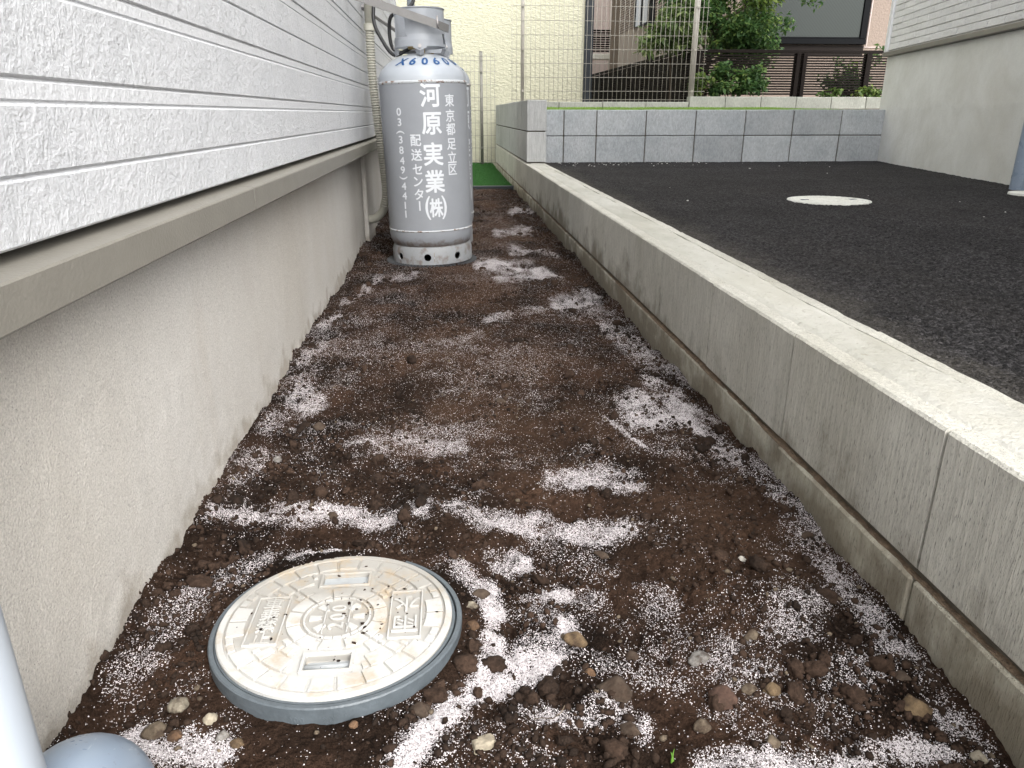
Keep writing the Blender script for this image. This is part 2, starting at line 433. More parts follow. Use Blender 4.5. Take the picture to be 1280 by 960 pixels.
class MB:
    def __init__(self): self.v = []; self.f = []
    def add(self, v, f):
        n = len(self.v); self.v += [tuple(p) for p in v]; self.f += [tuple(i + n for i in q) for q in f]; return self
    def box(self, a, b, c=0.0):
        x0, y0, z0 = a; x1, y1, z1 = b
        if c <= 0:
            self.add([(x0, y0, z0), (x1, y0, z0), (x1, y1, z0), (x0, y1, z0), (x0, y0, z1), (x1, y0, z1), (x1, y1, z1), (x0, y1, z1)],
                     [(0, 3, 2, 1), (4, 5, 6, 7), (0, 1, 5, 4), (1, 2, 6, 5), (2, 3, 7, 6), (3, 0, 4, 7)])
            return self
        xs, ys, zs = (x0, x1), (y0, y1), (z0, z1)
        V = []; idx = {}
        for i in (0, 1):
            for j in (0, 1):
                for k in (0, 1):
                    sx, sy, sz = (1 - 2 * i) * c, (1 - 2 * j) * c, (1 - 2 * k) * c
                    for ax, p in enumerate(((xs[i], ys[j] + sy, zs[k] + sz), (xs[i] + sx, ys[j], zs[k] + sz), (xs[i] + sx, ys[j] + sy, zs[k]))):
                        idx[(i, j, k, ax)] = len(V); V.append(p)
        Fc = []
        for ax in range(3):
            for s in (0, 1):
                q = []
                for (a_, b_) in ((0, 0), (1, 0), (1, 1), (0, 1)):
                    ijk = [0, 0, 0]; ijk[ax] = s; ijk[(ax + 1) % 3] = a_; ijk[(ax + 2) % 3] = b_
                    q.append(idx[tuple(ijk) + (ax,)])
                Fc.append(q if s else q[::-1])
        for ax in range(3):            # edges along ax
            o1, o2 = (ax + 1) % 3, (ax + 2) % 3
            for s1 in (0, 1):
                for s2 in (0, 1):
                    def at(t, fa):
                        ijk = [0, 0, 0]; ijk[ax] = t; ijk[o1] = s1; ijk[o2] = s2
                        return idx[tuple(ijk) + (fa,)]
                    q = [at(0, o1), at(1, o1), at(1, o2), at(0, o2)]
                    Fc.append(q if (s1 ^ s2) == 0 and False else q)
        for i in (0, 1):
            for j in (0, 1):
                for k in (0, 1):
                    Fc.append([idx[(i, j, k, 0)], idx[(i, j, k, 1)], idx[(i, j, k, 2)]])
        # make normals outward
        cx = Vector(((x0 + x1) / 2, (y0 + y1) / 2, (z0 + z1) / 2))
        out = []
        for q in Fc:
            p = [Vector(V[t]) for t in q]
            nrm = (p[1] - p[0]).cross(p[2] - p[0])
            ce = sum(p, Vector()) / len(p)
            out.append(q if nrm.dot(ce - cx) > 0 else q[::-1])
        return self.add(V, out)
    def tube(self, path, rad, n=10, cap=True):
        P = [Vector(p) for p in path]
        if not hasattr(rad, '__len__'): rad = [rad] * len(P)
        up = None; rings = []
        for i, p in enumerate(P):
            tdir = ((P[min(i + 1, len(P) - 1)] - P[max(i - 1, 0)])).normalized()
            if up is None:
                up = Vector((0, 0, 1)) if abs(tdir.z) < .9 else Vector((1, 0, 0))
            a = tdir.cross(up)
            if a.length < 1e-6: a = tdir.orthogonal()
            a.normalize(); b = a.cross(tdir).normalized(); up = b
            rings.append([p + (a * math.cos(2 * math.pi * k / n) + b * math.sin(2 * math.pi * k / n)) * rad[i] for k in range(n)])
        V = [q for r_ in rings for q in r_]; Fc = []
        for i in range(len(P) - 1):
            for k in range(n):
                k2 = (k + 1) % n
                Fc.append((i * n + k, i * n + k2, (i + 1) * n + k2, (i + 1) * n + k))
        if cap:
            Fc.append(tuple(range(n))[::-1]); Fc.append(tuple((len(P) - 1) * n + k for k in range(n)))
        return self.add(V, Fc)
    def lathe(self, prof, n=64, c=(0, 0, 0)):
        V = []; Fc = []
        for (r_, z) in prof:
            for k in range(n):
                a = 2 * math.pi * k / n
                V.append((c[0] + r_ * math.cos(a), c[1] + r_ * math.sin(a), c[2] + z))
        for i in range(len(prof) - 1):
            for k in range(n):
                k2 = (k + 1) % n
                Fc.append((i * n + k, i * n + k2, (i + 1) * n + k2, (i + 1) * n + k))
        return self.add(V, Fc)
    def mesh(self, smooth=False, mat=None): return to_mesh(self.v, self.f, smooth, mat)
    def build(self, name, mat, parent=None, smooth=False): return link(name, self.mesh(smooth, mat), parent)

def smooth_angle(me, ang=35):
    me.polygons.foreach_set('use_smooth', [True] * len(me.polygons))
    try:
        me.set_sharp_from_angle(angle=R(ang))
    except Exception:
        pass
    return me

def boolean(ob_mesh, cutter_mesh, op='DIFFERENCE'):
    for me_ in (ob_mesh, cutter_mesh):
        bm = bmesh.new(); bm.from_mesh(me_); bmesh.ops.recalc_face_normals(bm, faces=bm.faces[:]); bm.to_mesh(me_); bm.free()
    a = bpy.data.objects.new('tmp_a', ob_mesh); b = bpy.data.objects.new('tmp_b', cutter_mesh)
    COL.objects.link(a); COL.objects.link(b)
    md = a.modifiers.new('b', 'BOOLEAN'); md.object = b; md.operation = op; md.solver = 'EXACT'
    dg = bpy.context.evaluated_depsgraph_get()
    me = bpy.data.meshes.new_from_object(a.evaluated_get(dg))
    bpy.data.objects.remove(a); bpy.data.objects.remove(b)
    return me

def text_mesh(s, size=1.0, bold=0.0, extrude=0.0, maxedge=None):
    cu = bpy.data.curves.new('txt', 'FONT')
    cu.body = s; cu.size = size; cu.offset = bold * size; cu.extrude = extrude
    cu.align_x = 'CENTER'; cu.align_y = 'CENTER'
    cu.resolution_u = 3
    o = bpy.data.objects.new('txt', cu); COL.objects.link(o)
    dg = bpy.context.evaluated_depsgraph_get()
    me = bpy.data.meshes.new_from_object(o.evaluated_get(dg))
    bpy.data.objects.remove(o)
    bm = bmesh.new(); bm.from_mesh(me)
    if maxedge:
        for _ in range(5):
            es = [e for e in bm.edges if e.calc_length() > maxedge]
            if not es: break
            bmesh.ops.subdivide_edges(bm, edges=es, cuts=1)
            bmesh.ops.triangulate(bm, faces=bm.faces[:])
    xs = [v.co.x for v in bm.verts]; ys = [v.co.y for v in bm.verts]
    if xs:
        cx, cy = (min(xs) + max(xs)) / 2, (min(ys) + max(ys)) / 2
        for v in bm.verts: v.co.x -= cx; v.co.y -= cy
    V = [v.co.copy() for v in bm.verts]; Fc = [[v.index for v in f.verts] for f in bm.faces]
    bm.free(); bpy.data.meshes.remove(me)
    return V, Fc

# ------------------------------------------------------------------ numpy noise
def _hash(ix, iy, seed):
    h = (ix.astype(np.int64) * 374761393 + iy.astype(np.int64) * 668265263 + seed * 1442695041) & 0xffffffff
    h = ((h ^ (h >> 13)) * 1274126177) & 0xffffffff
    return ((h ^ (h >> 16)) & 0xffff) / 65535.0
def vnoise(x, y, seed=0):
    ix = np.floor(x); iy = np.floor(y); fx = x - ix; fy = y - iy
    ux = fx * fx * fx * (fx * (fx * 6 - 15) + 10); uy = fy * fy * fy * (fy * (fy * 6 - 15) + 10)
    a = _hash(ix, iy, seed); b = _hash(ix + 1, iy, seed); c = _hash(ix, iy + 1, seed); d = _hash(ix + 1, iy + 1, seed)
    return (a * (1 - ux) + b * ux) * (1 - uy) + (c * (1 - ux) + d * ux) * uy - .5
def fbm(x, y, sc, oct=4, seed=0, gain=.5):
    s = 0; a = 1.0
    for o in range(oct):
        s = s + a * vnoise(x * sc * 2 ** o + 17.3 * o, y * sc * 2 ** o + 5.1 * o, seed + o * 31)
        a *= gain
    return s

# ------------------------------------------------------------------ lime patches (world metres: polyline, half width, density)
LIME = [
  ([(0.039,0.868),(0.049,0.773),(0.02,0.691),(-0.017,0.633),(-0.066,0.579)],0.0142,0.95),
  ([(0.125,0.767),(0.058,0.701),(0.02,0.678)],0.0192,0.9),
  ([(0.063,0.65),(0.106,0.634),(0.16,0.636),(0.191,0.616)],0.0124,0.8),
  ([(0.049,0.953),(0.092,0.953)],0.0132,0.8),
  ([(0.088,0.851),(0.138,0.854)],0.0121,0.8),
  ([(-0.4,1.114),(-0.325,1.129),(-0.162,1.094),(-0.016,1.087),(0.087,1.042),(0.188,1.019),(0.273,0.995)],0.0131,0.7),
  ([(0.185,1.179),(0.246,1.19),(0.318,1.153)],0.0202,0.65),
  ([(0.403,1.462),(0.501,1.492),(0.514,1.409)],0.0349,0.75),
  ([(0.474,1.632),(0.508,1.592)],0.021,0.6),
  ([(-0.207,1.367),(-0.112,1.379),(0.017,1.376)],0.0145,0.45),
  ([(-0.371,1.676),(-0.319,1.619)],0.0243,0.55),
  ([(0.128,3.229),(0.295,3.126),(0.409,2.949)],0.0272,0.8),
  ([(0.36,2.481),(0.513,2.588)],0.0199,0.7),
  ([(0.178,2.892),(0.312,2.958)],0.0161,0.6),
  ([(0.491,2.359),(0.516,1.916),(0.544,1.776)],0.0464,0.4),
  ([(0.52,1.288),(0.559,1.148),(0.554,1.008),(0.541,0.854)],0.0273,0.5),
  ([(0.541,0.854),(0.542,0.732),(0.541,0.647),(0.55,0.564)],0.0177,0.55),
  ([(0.46,0.805),(0.366,0.689),(0.306,0.687)],0.02,0.35),
  ([(0.515,0.704),(0.442,0.682),(0.366,0.689)],0.0145,0.3),
  ([(-0.345,0.622),(-0.292,0.621),(-0.243,0.604)],0.0149,0.8),
  ([(0.244,0.56),(0.333,0.551),(0.425,0.548),(0.519,0.545)],0.0115,0.75),
  ([(-0.385,0.738),(-0.363,0.84),(-0.315,0.935)],0.0263,0.3),
  ([(-0.366,0.883),(-0.285,0.953)],0.0113,0.4),
  ([(-0.245,0.954),(-0.161,0.974)],0.0083,0.6),
  ([(0.001,0.909),(0.04,0.84)],0.0112,0.5),
  ([(0.254,4.099),(0.442,4.202)],0.0179,0.6),
  ([(0.41,4.915),(0.56,5.159)],0.0161,0.6),
  ([(0.299,3.583),(0.475,3.437)],0.0172,0.6),
  ([(0.114,2.289),(0.305,2.375),(0.447,2.417)],0.0132,0.35),
  ([(-0.103,1.968),(0.081,2.11)],0.0115,0.25),
  ([(-0.266,2.929),(-0.142,2.995)],0.0129,0.5),
  ([(-0.327,2.762),(-0.288,3.008)],0.0157,0.5),
  ([(-0.388,2.192),(-0.374,2.349)],0.015,0.5),
  ([(-0.393,1.887),(-0.368,1.99)],0.0151,0.4),
  ([(-0.373,2.542),(-0.342,2.635)],0.0113,0.5),
  ([(-0.389,1.484),(-0.346,1.525)],0.0216,0.4),
  ([(-0.39,1.227),(-0.381,1.309)],0.0185,0.35),
  ([(0.068,0.821),(0.2,0.827),(0.278,0.829)],0.0163,0.3),
  ([(0.158,0.72),(0.251,0.698)],0.0193,0.3),
  ([(0.328,1.446),(0.362,1.301)],0.005,0.6),
  ([(0.286,0.631),(0.33,0.604),(0.429,0.619)],0.0177,0.25),
  ([(0.095,0.561),(0.048,0.574)],0.0122,0.2),
]
MH = (-.153, .782)          # manhole centre
CYL = (-.0835, 3.40)        # front gas cylinder centre at the ground

def lime_density(x, y):
    x = np.asarray(x, float); y = np.asarray(y, float)
    wx = x + .018 * fbm(x, y, 14, 3, 71); wy = y + .03 * fbm(x, y, 11, 3, 83)
    slant = .62 / np.sqrt(np.maximum(y, .05) ** 2 + .62 ** 2)     # patches lie stretched along the strip
    D = np.zeros_like(x)
    for pl, w, dens in LIME:
        best = np.full(x.shape, 9.0)
        for (a, b) in zip(pl[:-1], pl[1:]):
            ax, ay = a; bx, by = b
            sl = slant
            dx, dy = bx - ax, (by - ay)
            L = dx * dx + dy * dy * sl * sl + 1e-9
            t = np.clip(((wx - ax) * dx + (wy - ay) * dy * sl * sl) / L, 0, 1)
            d = np.sqrt((wx - ax - t * dx) ** 2 + ((wy - ay - t * dy) * sl) ** 2)
            best = np.minimum(best, d)
        k = np.clip(1.35 - best / w * .72, 0, 1)
        D = np.maximum(D, dens * k * k * (3 - 2 * k))
    n1 = fbm(x, y, 7, 4, 5); n2 = fbm(x, y, 28, 3, 9)
    bg = np.clip(.036 + .25 * n1 + .16 * n2, .008, .26) * np.clip(1.5 - .42 * y, .45, 1.0)
    mid = np.exp(-((x - .15) / .22) ** 2) * np.clip((y - 1.2) / .5, 0, 1) * np.clip((3.2 - y) / .5, 0, 1)
    bg = bg * (1 - .3 * mid) + .03 * np.clip((y - 1.0), 0, 1)
    D = np.maximum(D * np.clip(1.02 + 1.3 * n2 - .45 * (1 - D), .08, 1.1), bg)
    return np.clip(D, 0, 1)

def tread(x, y):
    c = .12 + .05 * np.sin(y * 1.7)
    m = np.exp(-((x - c - .12 * fbm(y, y * 0, 2, 2, 91)) / .24) ** 4) * np.clip((y - .85) / .4, 0, 1)
    m = m + .5 * np.exp(-(((x - .42) / .10) ** 2 + ((y - .95) / .20) ** 2))
    return np.clip(m * (.75 + 1.9 * fbm(x, y * .8, 6, 4, 93)), 0, 1)
def soil_h(x, y):
    x = np.asarray(x, float); y = np.asarray(y, float)
    tr = tread(x, y)
    h = .026 * fbm(x, y * .8, 4.5, 2, 1) + .018 * fbm(x, y, 15, 3, 2) * (1 - .35 * tr)
    h = h + .012 * tr * fbm(x * .35, y, 9, 2, 66)          # low ripples across the trodden middle
    cl = fbm(x, y, 55, 3, 3)
    h = h + .011 * np.maximum(cl, -.1) * np.clip(.7 + 2 * fbm(x, y, 6, 2, 77), .25, 1.4) * (1 - .6 * tr) + .0055 * fbm(x, y, 110, 3, 4, .6)
    # soil banked against the foundation and the wall
    h = h + .012 * np.exp(-((x + .42) / .05) ** 2) - .010 * np.exp(-((x - .55) / .05) ** 2)
    # a shallow trodden ledge
    s = (y - 1.33 + .25 * (x - .3))
    # manhole: the soil stands higher behind than in front
    r = np.hypot(x - MH[0], y - MH[1])
    g = np.exp(-np.maximum(r - .15, 0) ** 2 / .05 ** 2)
    tgt = .013 + .06 * (y - MH[1]) + .02 * (x - MH[0]) * 0
    h = h * (1 - .75 * g) + tgt * g
    # gas cylinders stand on firm ground
    for (cx, cy) in (CYL, (-.03, 3.84)):
        r2 = np.hypot(x - cx, y - cy)
        g2 = np.exp(-np.maximum(r2 - .19, 0) ** 2 / .05 ** 2)
        h = h * (1 - g2) + (-.006) * g2
    h = np.where(r < .146, -.03, h)
    return h

# ------------------------------------------------------------------ GROUND
gm = MB().box((-120, -120, -.30), (120, 120, -.16))
props(gm.build('ground', M['ground']), kind='structure')

def soil():
    xs = np.linspace(-.46, .60, 400)
    ys = [-1.2, -.8, -.4, 0, .15]
    y = .25
    while y < 6.74:
        ys.append(y); y += max(.0028, .0036 * y)
    ys = np.array(ys)
    X, Y = np.meshgrid(xs, ys)
    Z = soil_h(X, Y)
    V = np.stack([X.ravel(), Y.ravel(), Z.ravel()], 1)
    nx, ny = len(xs), len(ys)
    i = np.arange(nx - 1)[None, :] + nx * np.arange(ny - 1)[:, None]
    F = np.stack([i, i + 1, i + 1 + nx, i + nx], -1).reshape(-1, 4)
    me = np_mesh(V, F, M['soil'], True)
    a = me.attributes.new('lime', 'FLOAT', 'POINT')
    d = lime_density(X.ravel(), Y.ravel())
    a.data.foreach_set('value', d.astype(np.float32))
    a = me.attributes.new('tread', 'FLOAT', 'POINT')       # paler, drier earth where it has been trodden
    a.data.foreach_set('value', tread(X.ravel(), Y.ravel()).astype(np.float32))
    o = link('soil', me)
    props(o, kind='structure')
soil()

ICO_V = None
def ico(sub):
    bm = bmesh.new(); bmesh.ops.create_icosphere(bm, subdivisions=sub, radius=1)
    V = np.array([v.co[:] for v in bm.verts]); F = np.array([[v.index for v in f.verts] for f in bm.faces]); bm.free()
    return V, F

def scatter(baseV, baseF, P, scl, rot, jitter=0.0):
    """many small copies merged as one mesh; scl (n,3), rot angles (n,3)"""
    n = len(P); k = len(baseV)
    ca, sa = np.cos(rot[:, 0]), np.sin(rot[:, 0]); cb, sb = np.cos(rot[:, 1]), np.sin(rot[:, 1])
    B = baseV[None] * scl[:, None, :]
    if jitter:
        B = B * (1 + jitter * (RNG.random((n, k, 1)) - .5))
    x, y, z = B[..., 0], B[..., 1], B[..., 2]
    y, z = y * cb[:, None] - z * sb[:, None], y * sb[:, None] + z * cb[:, None]
    x, y = x * ca[:, None] - y * sa[:, None], x * sa[:, None] + y * ca[:, None]
    V = np.stack([x, y, z], -1) + P[:, None, :]
    F = baseF[None] + (np.arange(n) * k)[:, None, None]
    return V.reshape(-1, 3), F.reshape(-1, baseF.shape[1])

def inside_strip(n, y0, y1, power):
    y = y0 + (y1 - y0) * RNG.random(n) ** power
    x = -.435 + 1.0 * RNG.random(n)
    ok = (np.hypot(x - MH[0], y - MH[1]) > .158) & (np.hypot(x - CYL[0], y - CYL[1]) > .19)
    return x[ok], y[ok]

OCT_V = np.array([(1, 0, 0), (-1, 0, 0), (0, 1, 0), (0, -1, 0), (0, 0, 1), (0, 0, -1)], float)
OCT_F = np.array([(0, 2, 4), (2, 1, 4), (1, 3, 4), (3, 0, 4)]); OCT_V = OCT_V[:5]
def granules():
    x, y = inside_strip(900000, .36, 2.4, 1.6)
    d = lime_density(x, y)
    keep = RNG.random(len(x)) < np.clip(d, 0, 1) ** 1.1 * .62
    x, y = x[keep], y[keep]
    n = len(x)
    s = (.00038 + .0006 * RNG.random(n) ** 1.6) * (1 + .15 * np.maximum(y - .8, 0))
    z = soil_h(x, y) + s * .1
    V, F = scatter(OCT_V, OCT_F, np.stack([x, y, z], 1), np.stack([s, s * RNG.uniform(.7, 1.3, n), s * 1.1], 1), RNG.random((n, 3)) * np.array([6.28, .7, 0]))
    o = link('lime_granules', np_mesh(V, F, M['lime']))
    props(o, 'white lime granules scattered in drifts over the brown soil', 'granules', kind='stuff')
    print('granules', n)
granules()

def clods():
    bv, bf = ico(1)
    x, y = inside_strip(130000, .34, 6.6, 1.9)
    # more crumbs at the two edges and in clumps
    w = np.clip(.25 + 1.6 * fbm(x, y, 8, 3, 44) + .7 * np.exp(-((x - .50) / .08) ** 2) + .5 * np.exp(-((x + .36) / .07) ** 2) + .3 * np.clip(1.0 - y, 0, 1), .03, 1)
    w = w * (1 - .6 * tread(x, y)) * np.clip(1.15 - 1.3 * lime_density(x, y), .04, 1)
    keep = RNG.random(len(x)) < w * .6
    x, y = x[keep], y[keep]; n = len(x)
    s = .0011 + .0046 * RNG.random(n) ** 3.4
    big = RNG.random(n) < .012
    s = np.where(big, .006 + .007 * RNG.random(n) ** 2, s)
    edge = (np.abs(x) > .38)
    z = soil_h(x, y) + s * .25
    sc3 = np.stack([s * RNG.uniform(.8, 1.5, n), s, s * RNG.uniform(.55, .95, n)], 1); rt = RNG.random((n, 3)) * 6.28; P = np.stack([x, y, z], 1)
    V, F = scatter(bv, bf, P[~big], sc3[~big], rt[~big], .75)
    bv2, bf2 = ico(3)
    lump = np.array([1 + .45 * mnoise.noise(Vector(v) * 1.7) + .30 * mnoise.noise(Vector(v) * 4) for v in bv2])[:, None]
    V2, F2 = scatter(bv2 * lump, bf2, P[big], sc3[big], rt[big], .10)
    o = link('soil_crumbs', np_mesh(np.concatenate([V, V2]), np.concatenate([F, F2 + len(V)]), M['clod'], False))
    props(o, 'loose dark crumbs of soil lying over the strip', 'crumbs', kind='stuff')
    # little pebbles too small to name
    x, y = inside_strip(170, .45, 2.2, 1.5); n = len(x)
    s = RNG.uniform(.0018, .0042, n)
    z = soil_h(x, y) + s * .3
    V, F = scatter(bv, bf, np.stack([x, y, z], 1), np.stack([s * 1.3, s, s * .8], 1), RNG.random((n, 3)) * 6.28, .5)
    o = link('pebbles', np_mesh(V, F, M['st_tan'], True))
    props(o, 'tiny tan pebbles sprinkled among the soil crumbs', 'pebbles', kind='stuff')
    print('crumbs', len(V))
clods()

# ------------------------------------------------------------------ STONES
def stone_mesh(seed, sx, sy, sz, rough=.25, sub=3, cut=0.0):
    bv, bf = ico(sub)
    out = []
    for v in bv:
        p = Vector(v)
        q = p * 1.1 + Vector((seed * 3.7, seed * 1.3, seed))
        k = 1 + rough * mnoise.noise(q) * 1.3 + rough * .6 * mnoise.noise(q * 2.6) + rough * .3 * mnoise.noise(q * 6)
        p = p * k
        for ax in ((.8, .3, .5), (-.6, .7, .35), (.1, -.9, .4), (-.5, -.4, .75)):   # flattened facets
            a = Vector(ax).normalized(); d = p.dot(a)
            lim = .78 - cut
            if d > lim: p -= a * (d - lim) * .8
        out.append((p.x * sx, p.y * sy, p.z * sz))
    return to_mesh(out, bf, True)
STONES = [  # x, y, half width m, aspect, mat, label
 (.02, .585, .0155, .66, 'beige', 'beige broken concrete chunk with a flat face, lowest of the stones at the bottom edge', 'chunk'),
 (.177, .670, .0235, .70, 'brown', 'largest dark brown oval stone, lying above the curved white drift', 'stone'),
 (.296, .645, .0185, .95, 'red', 'reddish brown rounded stone right of the large dark oval stone', 'stone'),
 (.144, .758, .0150, .75, 'ochre', 'rough yellow ochre stone at the upper end of the broad white drift', 'stone'),
 (.152, .702, .0080, .95, 'orange', 'small orange brown pebble between the ochre stone and the large dark stone', 'stone'),
 (.290, .712, .0150, .50, 'grey', 'flat pale grey stone above the reddish rounded stone', 'stone'),
 (.329, .652, .0100, .9, 'tan', 'tan pebble, left one of the touching pair right of the reddish stone', 'stone'),
 (.352, .645, .0100, .95, 'ochre', 'brownish yellow pebble, right one of the touching pair', 'stone'),
 (.014, .775, .0095, 1.0, 'orange', 'orange tan pebble against the white drift beside the manhole ring', 'stone'),
 (.015, .815, .0088, .85, 'cream', 'pale yellow pebble just above the orange one beside the manhole ring', 'stone'),
 (.366, .739, .0110, .9, 'tan', 'lone dull brown stone midway between manhole and wall', 'stone'),
 (.406, .883, .0062, .85, 'white', 'small bright white stone alone on bare brown soil', 'stone'),
 (.212, .733, .0110, .75, 'brown', 'dark brown lump right of the ochre stone', 'stone'),
 (.214, .941, .0115, .60, 'brown', 'dark flat lump among faint white dust right of the manhole lid', 'stone'),
 (.028, .850, .0130, .8, 'brown', 'dark brown lump touching the soil at the upper right of the manhole ring', 'stone'),
 (.506, .615, .0185, .8, 'ochre', 'large rough yellow brown lump nearest the concrete wall at the lower right', 'stone'),
 (.545, .965, .0135, .75, 'brown', 'brown lump close to the concrete wall base, farthest of those along it', 'stone'),
 (.535, .548, .0085, .85, 'cream', 'cream pebble in the lower right corner by the wall', 'stone'),
 (.325, .578, .0090, .7, 'tan', 'tan flat pebble on the white drift at the bottom right', 'stone'),
 (.515, .657, .0095, .8, 'brown', 'brown pebble just above the rough yellow brown lump', 'stone'),
 (-.316, .677, .0130, .65, 'cream', 'pale cream stone left of the manhole, topmost of that cluster', 'stone'),
 (-.329, .645, .0130, .7, 'tan', 'brown tan stone beside the grey pipe elbow', 'stone'),
 (-.305, .633, .0080, .85, 'orange', 'small orange pebble touching the brown tan stone by the elbow', 'stone'),
 (-.272, .649, .0075, 1.2, 'beige', 'upright beige pebble below the left edge of the manhole', 'stone'),
 (-.253, .625, .0080, 1.1, 'grey', 'grey pebble on the white patch below the manhole', 'stone'),
 (-.235, .612, .0075, .9, 'ochre', 'yellowish pebble at the bottom edge on the left white patch', 'stone'),
 (-.047, .641, .0120, .9, 'brown', 'round brown stone just in front of the manhole ring', 'stone'),
 (-.117, .626, .0058, 1.1, 'orange', 'tiny orange pebble under the front of the manhole ring', 'stone'),
 (.107, 1.62, .0130, .6, 'brown', 'lone dark clod on the trodden soil in mid strip', 'clod'),
 (-.284, 1.454, .0150, .8, 'brown', 'dark clod on the left half of the strip near the foundation', 'clod'),
 (-.337, 1.295, .0095, .9, 'grey', 'bluish grey pebble near the foundation on the left', 'stone'),
 (-.072, 1.164, .0100, .85, 'tan', 'tan pebble behind the long white drift across the strip', 'stone'),
 (-.208, 1.098, .0120, .7, 'brown', 'dark clod sitting on the long white drift', 'clod'),
 (.18, .612, .0120, .8, 'brown', 'dark lump under the arch of the curved white drift', 'clod'),
 (.255, .600, .0100, .9, 'tan', 'dull tan lump below the large dark oval stone', 'stone'),
]
for i, (x, y, hw, asp, mt, lab, cat) in enumerate(STONES):
    me = stone_mesh(i + 1, hw, hw * random.uniform(.65, .95), hw * asp * .8, .30, 3, .1 if i == 0 else 0)
    if i == 0:
        bv, bf = ico(4)
        pts = []
        for v in bv:
            q = Vector([math.copysign(abs(c) ** .42, c) for c in v])
            q *= 1 + .10 * mnoise.noise(q * 1.6 + Vector((4, 2, 1))) + .05 * mnoise.noise(q * 5)
            pts.append((q.x * hw * .80, q.y * hw * .48, q.z * hw * .42))
        me = to_mesh(pts, bf, True)
    o = link('soil_clod' if cat == 'clod' else 'stone' if cat == 'stone' else 'concrete_chunk', me, None, M['st_' + mt])
    z = float(soil_h(np.array([x]), np.array([y]))[0])
    o.location = (x, y, z + hw * asp * (.12 if i else .22))
    o.rotation_euler = (random.uniform(-.2, .2), random.uniform(-.2, .2), random.uniform(-.5, .5) if i else .35)
    props(o, lab, cat, 'stones and clods on the soil')

sp = MB()
for (dx, a, h) in ((0, .3, .016), (.002, -.5, .012)):
    sp.tube([(dx, 0, -.002), (dx + .15 * h * a, .001, h * .5), (dx + h * a * .5, .002, h)], [.0012, .0011, .0002], 5)
o = sp.build('grass_sprout', M['sprout'])
o.location = (.214, .57, float(soil_h(np.array([.214]), np.array([.57]))[0]))
props(o, 'tiny bright green sprout growing from the soil near the bottom edge', 'sprout')
ro = MB()
ro.tube([(0, 0, 0), (.008, -.003, .004), (.02, -.004, .003), (.03, .002, .005), (.034, .008, .008)], .0006, 5)
o = ro.build('dry_root', M['st_tan'])
o.location = (.075, .615, float(soil_h(np.array([.075]), np.array([.615]))[0]) + .002)
props(o, 'thin dry root curling below the curved white drift', 'root')

# ------------------------------------------------------------------ ASPHALT
def asphalt():
    xs = [.7335]
    while xs[-1] < 3.75: xs.append(xs[-1] + (.0042 if xs[-1] < 1.7 else .0042 + (xs[-1] - 1.7) * .02))
    xs = np.array(xs + [5, 8, 14])
    yl = [.5]
    while yl[-1] < 6.07: yl.append(yl[-1] + max(.0045, .0042 * yl[-1]))
    ys = np.array([-12, -5, -2, -.5, 0, .25] + yl)
    X, Y = np.meshgrid(xs, ys)
    Z = .256 + .004 * fbm(X, Y, 2, 3, 8)
    g = np.abs(vnoise(X * 95, Y * 95, 15)) * 2; g2 = vnoise(X * 190 + 3, Y * 190, 16)
    fade = np.clip(1.25 - Y * .12, .4, 1)
    Z = Z + fade * (.0045 * (.5 - g) + .0042 * g2)          # aggregate standing proud of the pits
    Z = Z + .006 * np.exp(-((X - .735) / .03) ** 2) * np.clip(.5 + fbm(X, Y, 9, 3, 6) * 2, 0, 1.2)
    nx, ny = len(xs), len(ys)
    i = np.arange(nx - 1)[None, :] + nx * np.arange(ny - 1)[:, None]
    F = np.stack([i, i + 1, i + 1 + nx, i + nx], -1).reshape(-1, 4)
    o = link('asphalt_parking', np_mesh(np.stack([X.ravel(), Y.ravel(), Z.ravel()], 1), F, M['asphalt'], False))
    props(o, kind='structure')
    # white crumbs of mortar near the retaining wall and a few elsewhere
    n = 330
    x = np.concatenate([RNG.uniform(.8, 3.3, 230), RNG.uniform(.9, 3.0, 16)])
    y = np.concatenate([6.0 - RNG.random(230) ** 2 * .5, RNG.uniform(2.6, 5.6, 16)])
    m = (x > .8)
    m[:230] = RNG.random(230) < np.exp(-((x[:230] - 1.3) / .6) ** 2) + .15
    x, y = x[m], y[m]; n = len(x)
    s = .0015 + .0045 * RNG.random(n) ** 2
    bv, bf = ico(1)
    V, F = scatter(bv, bf, np.stack([x, y, .262 + 0 * x], 1), np.stack([s * 1.4, s, s * .5], 1), RNG.random((n, 3)) * np.array([6.28, .3, 0]), .4)
    o = link('mortar_crumbs', np_mesh(V, F, M['white_cover']))
    props(o, 'pale mortar crumbs on the asphalt, thickest along the retaining wall', 'crumbs', kind='stuff')
asphalt()

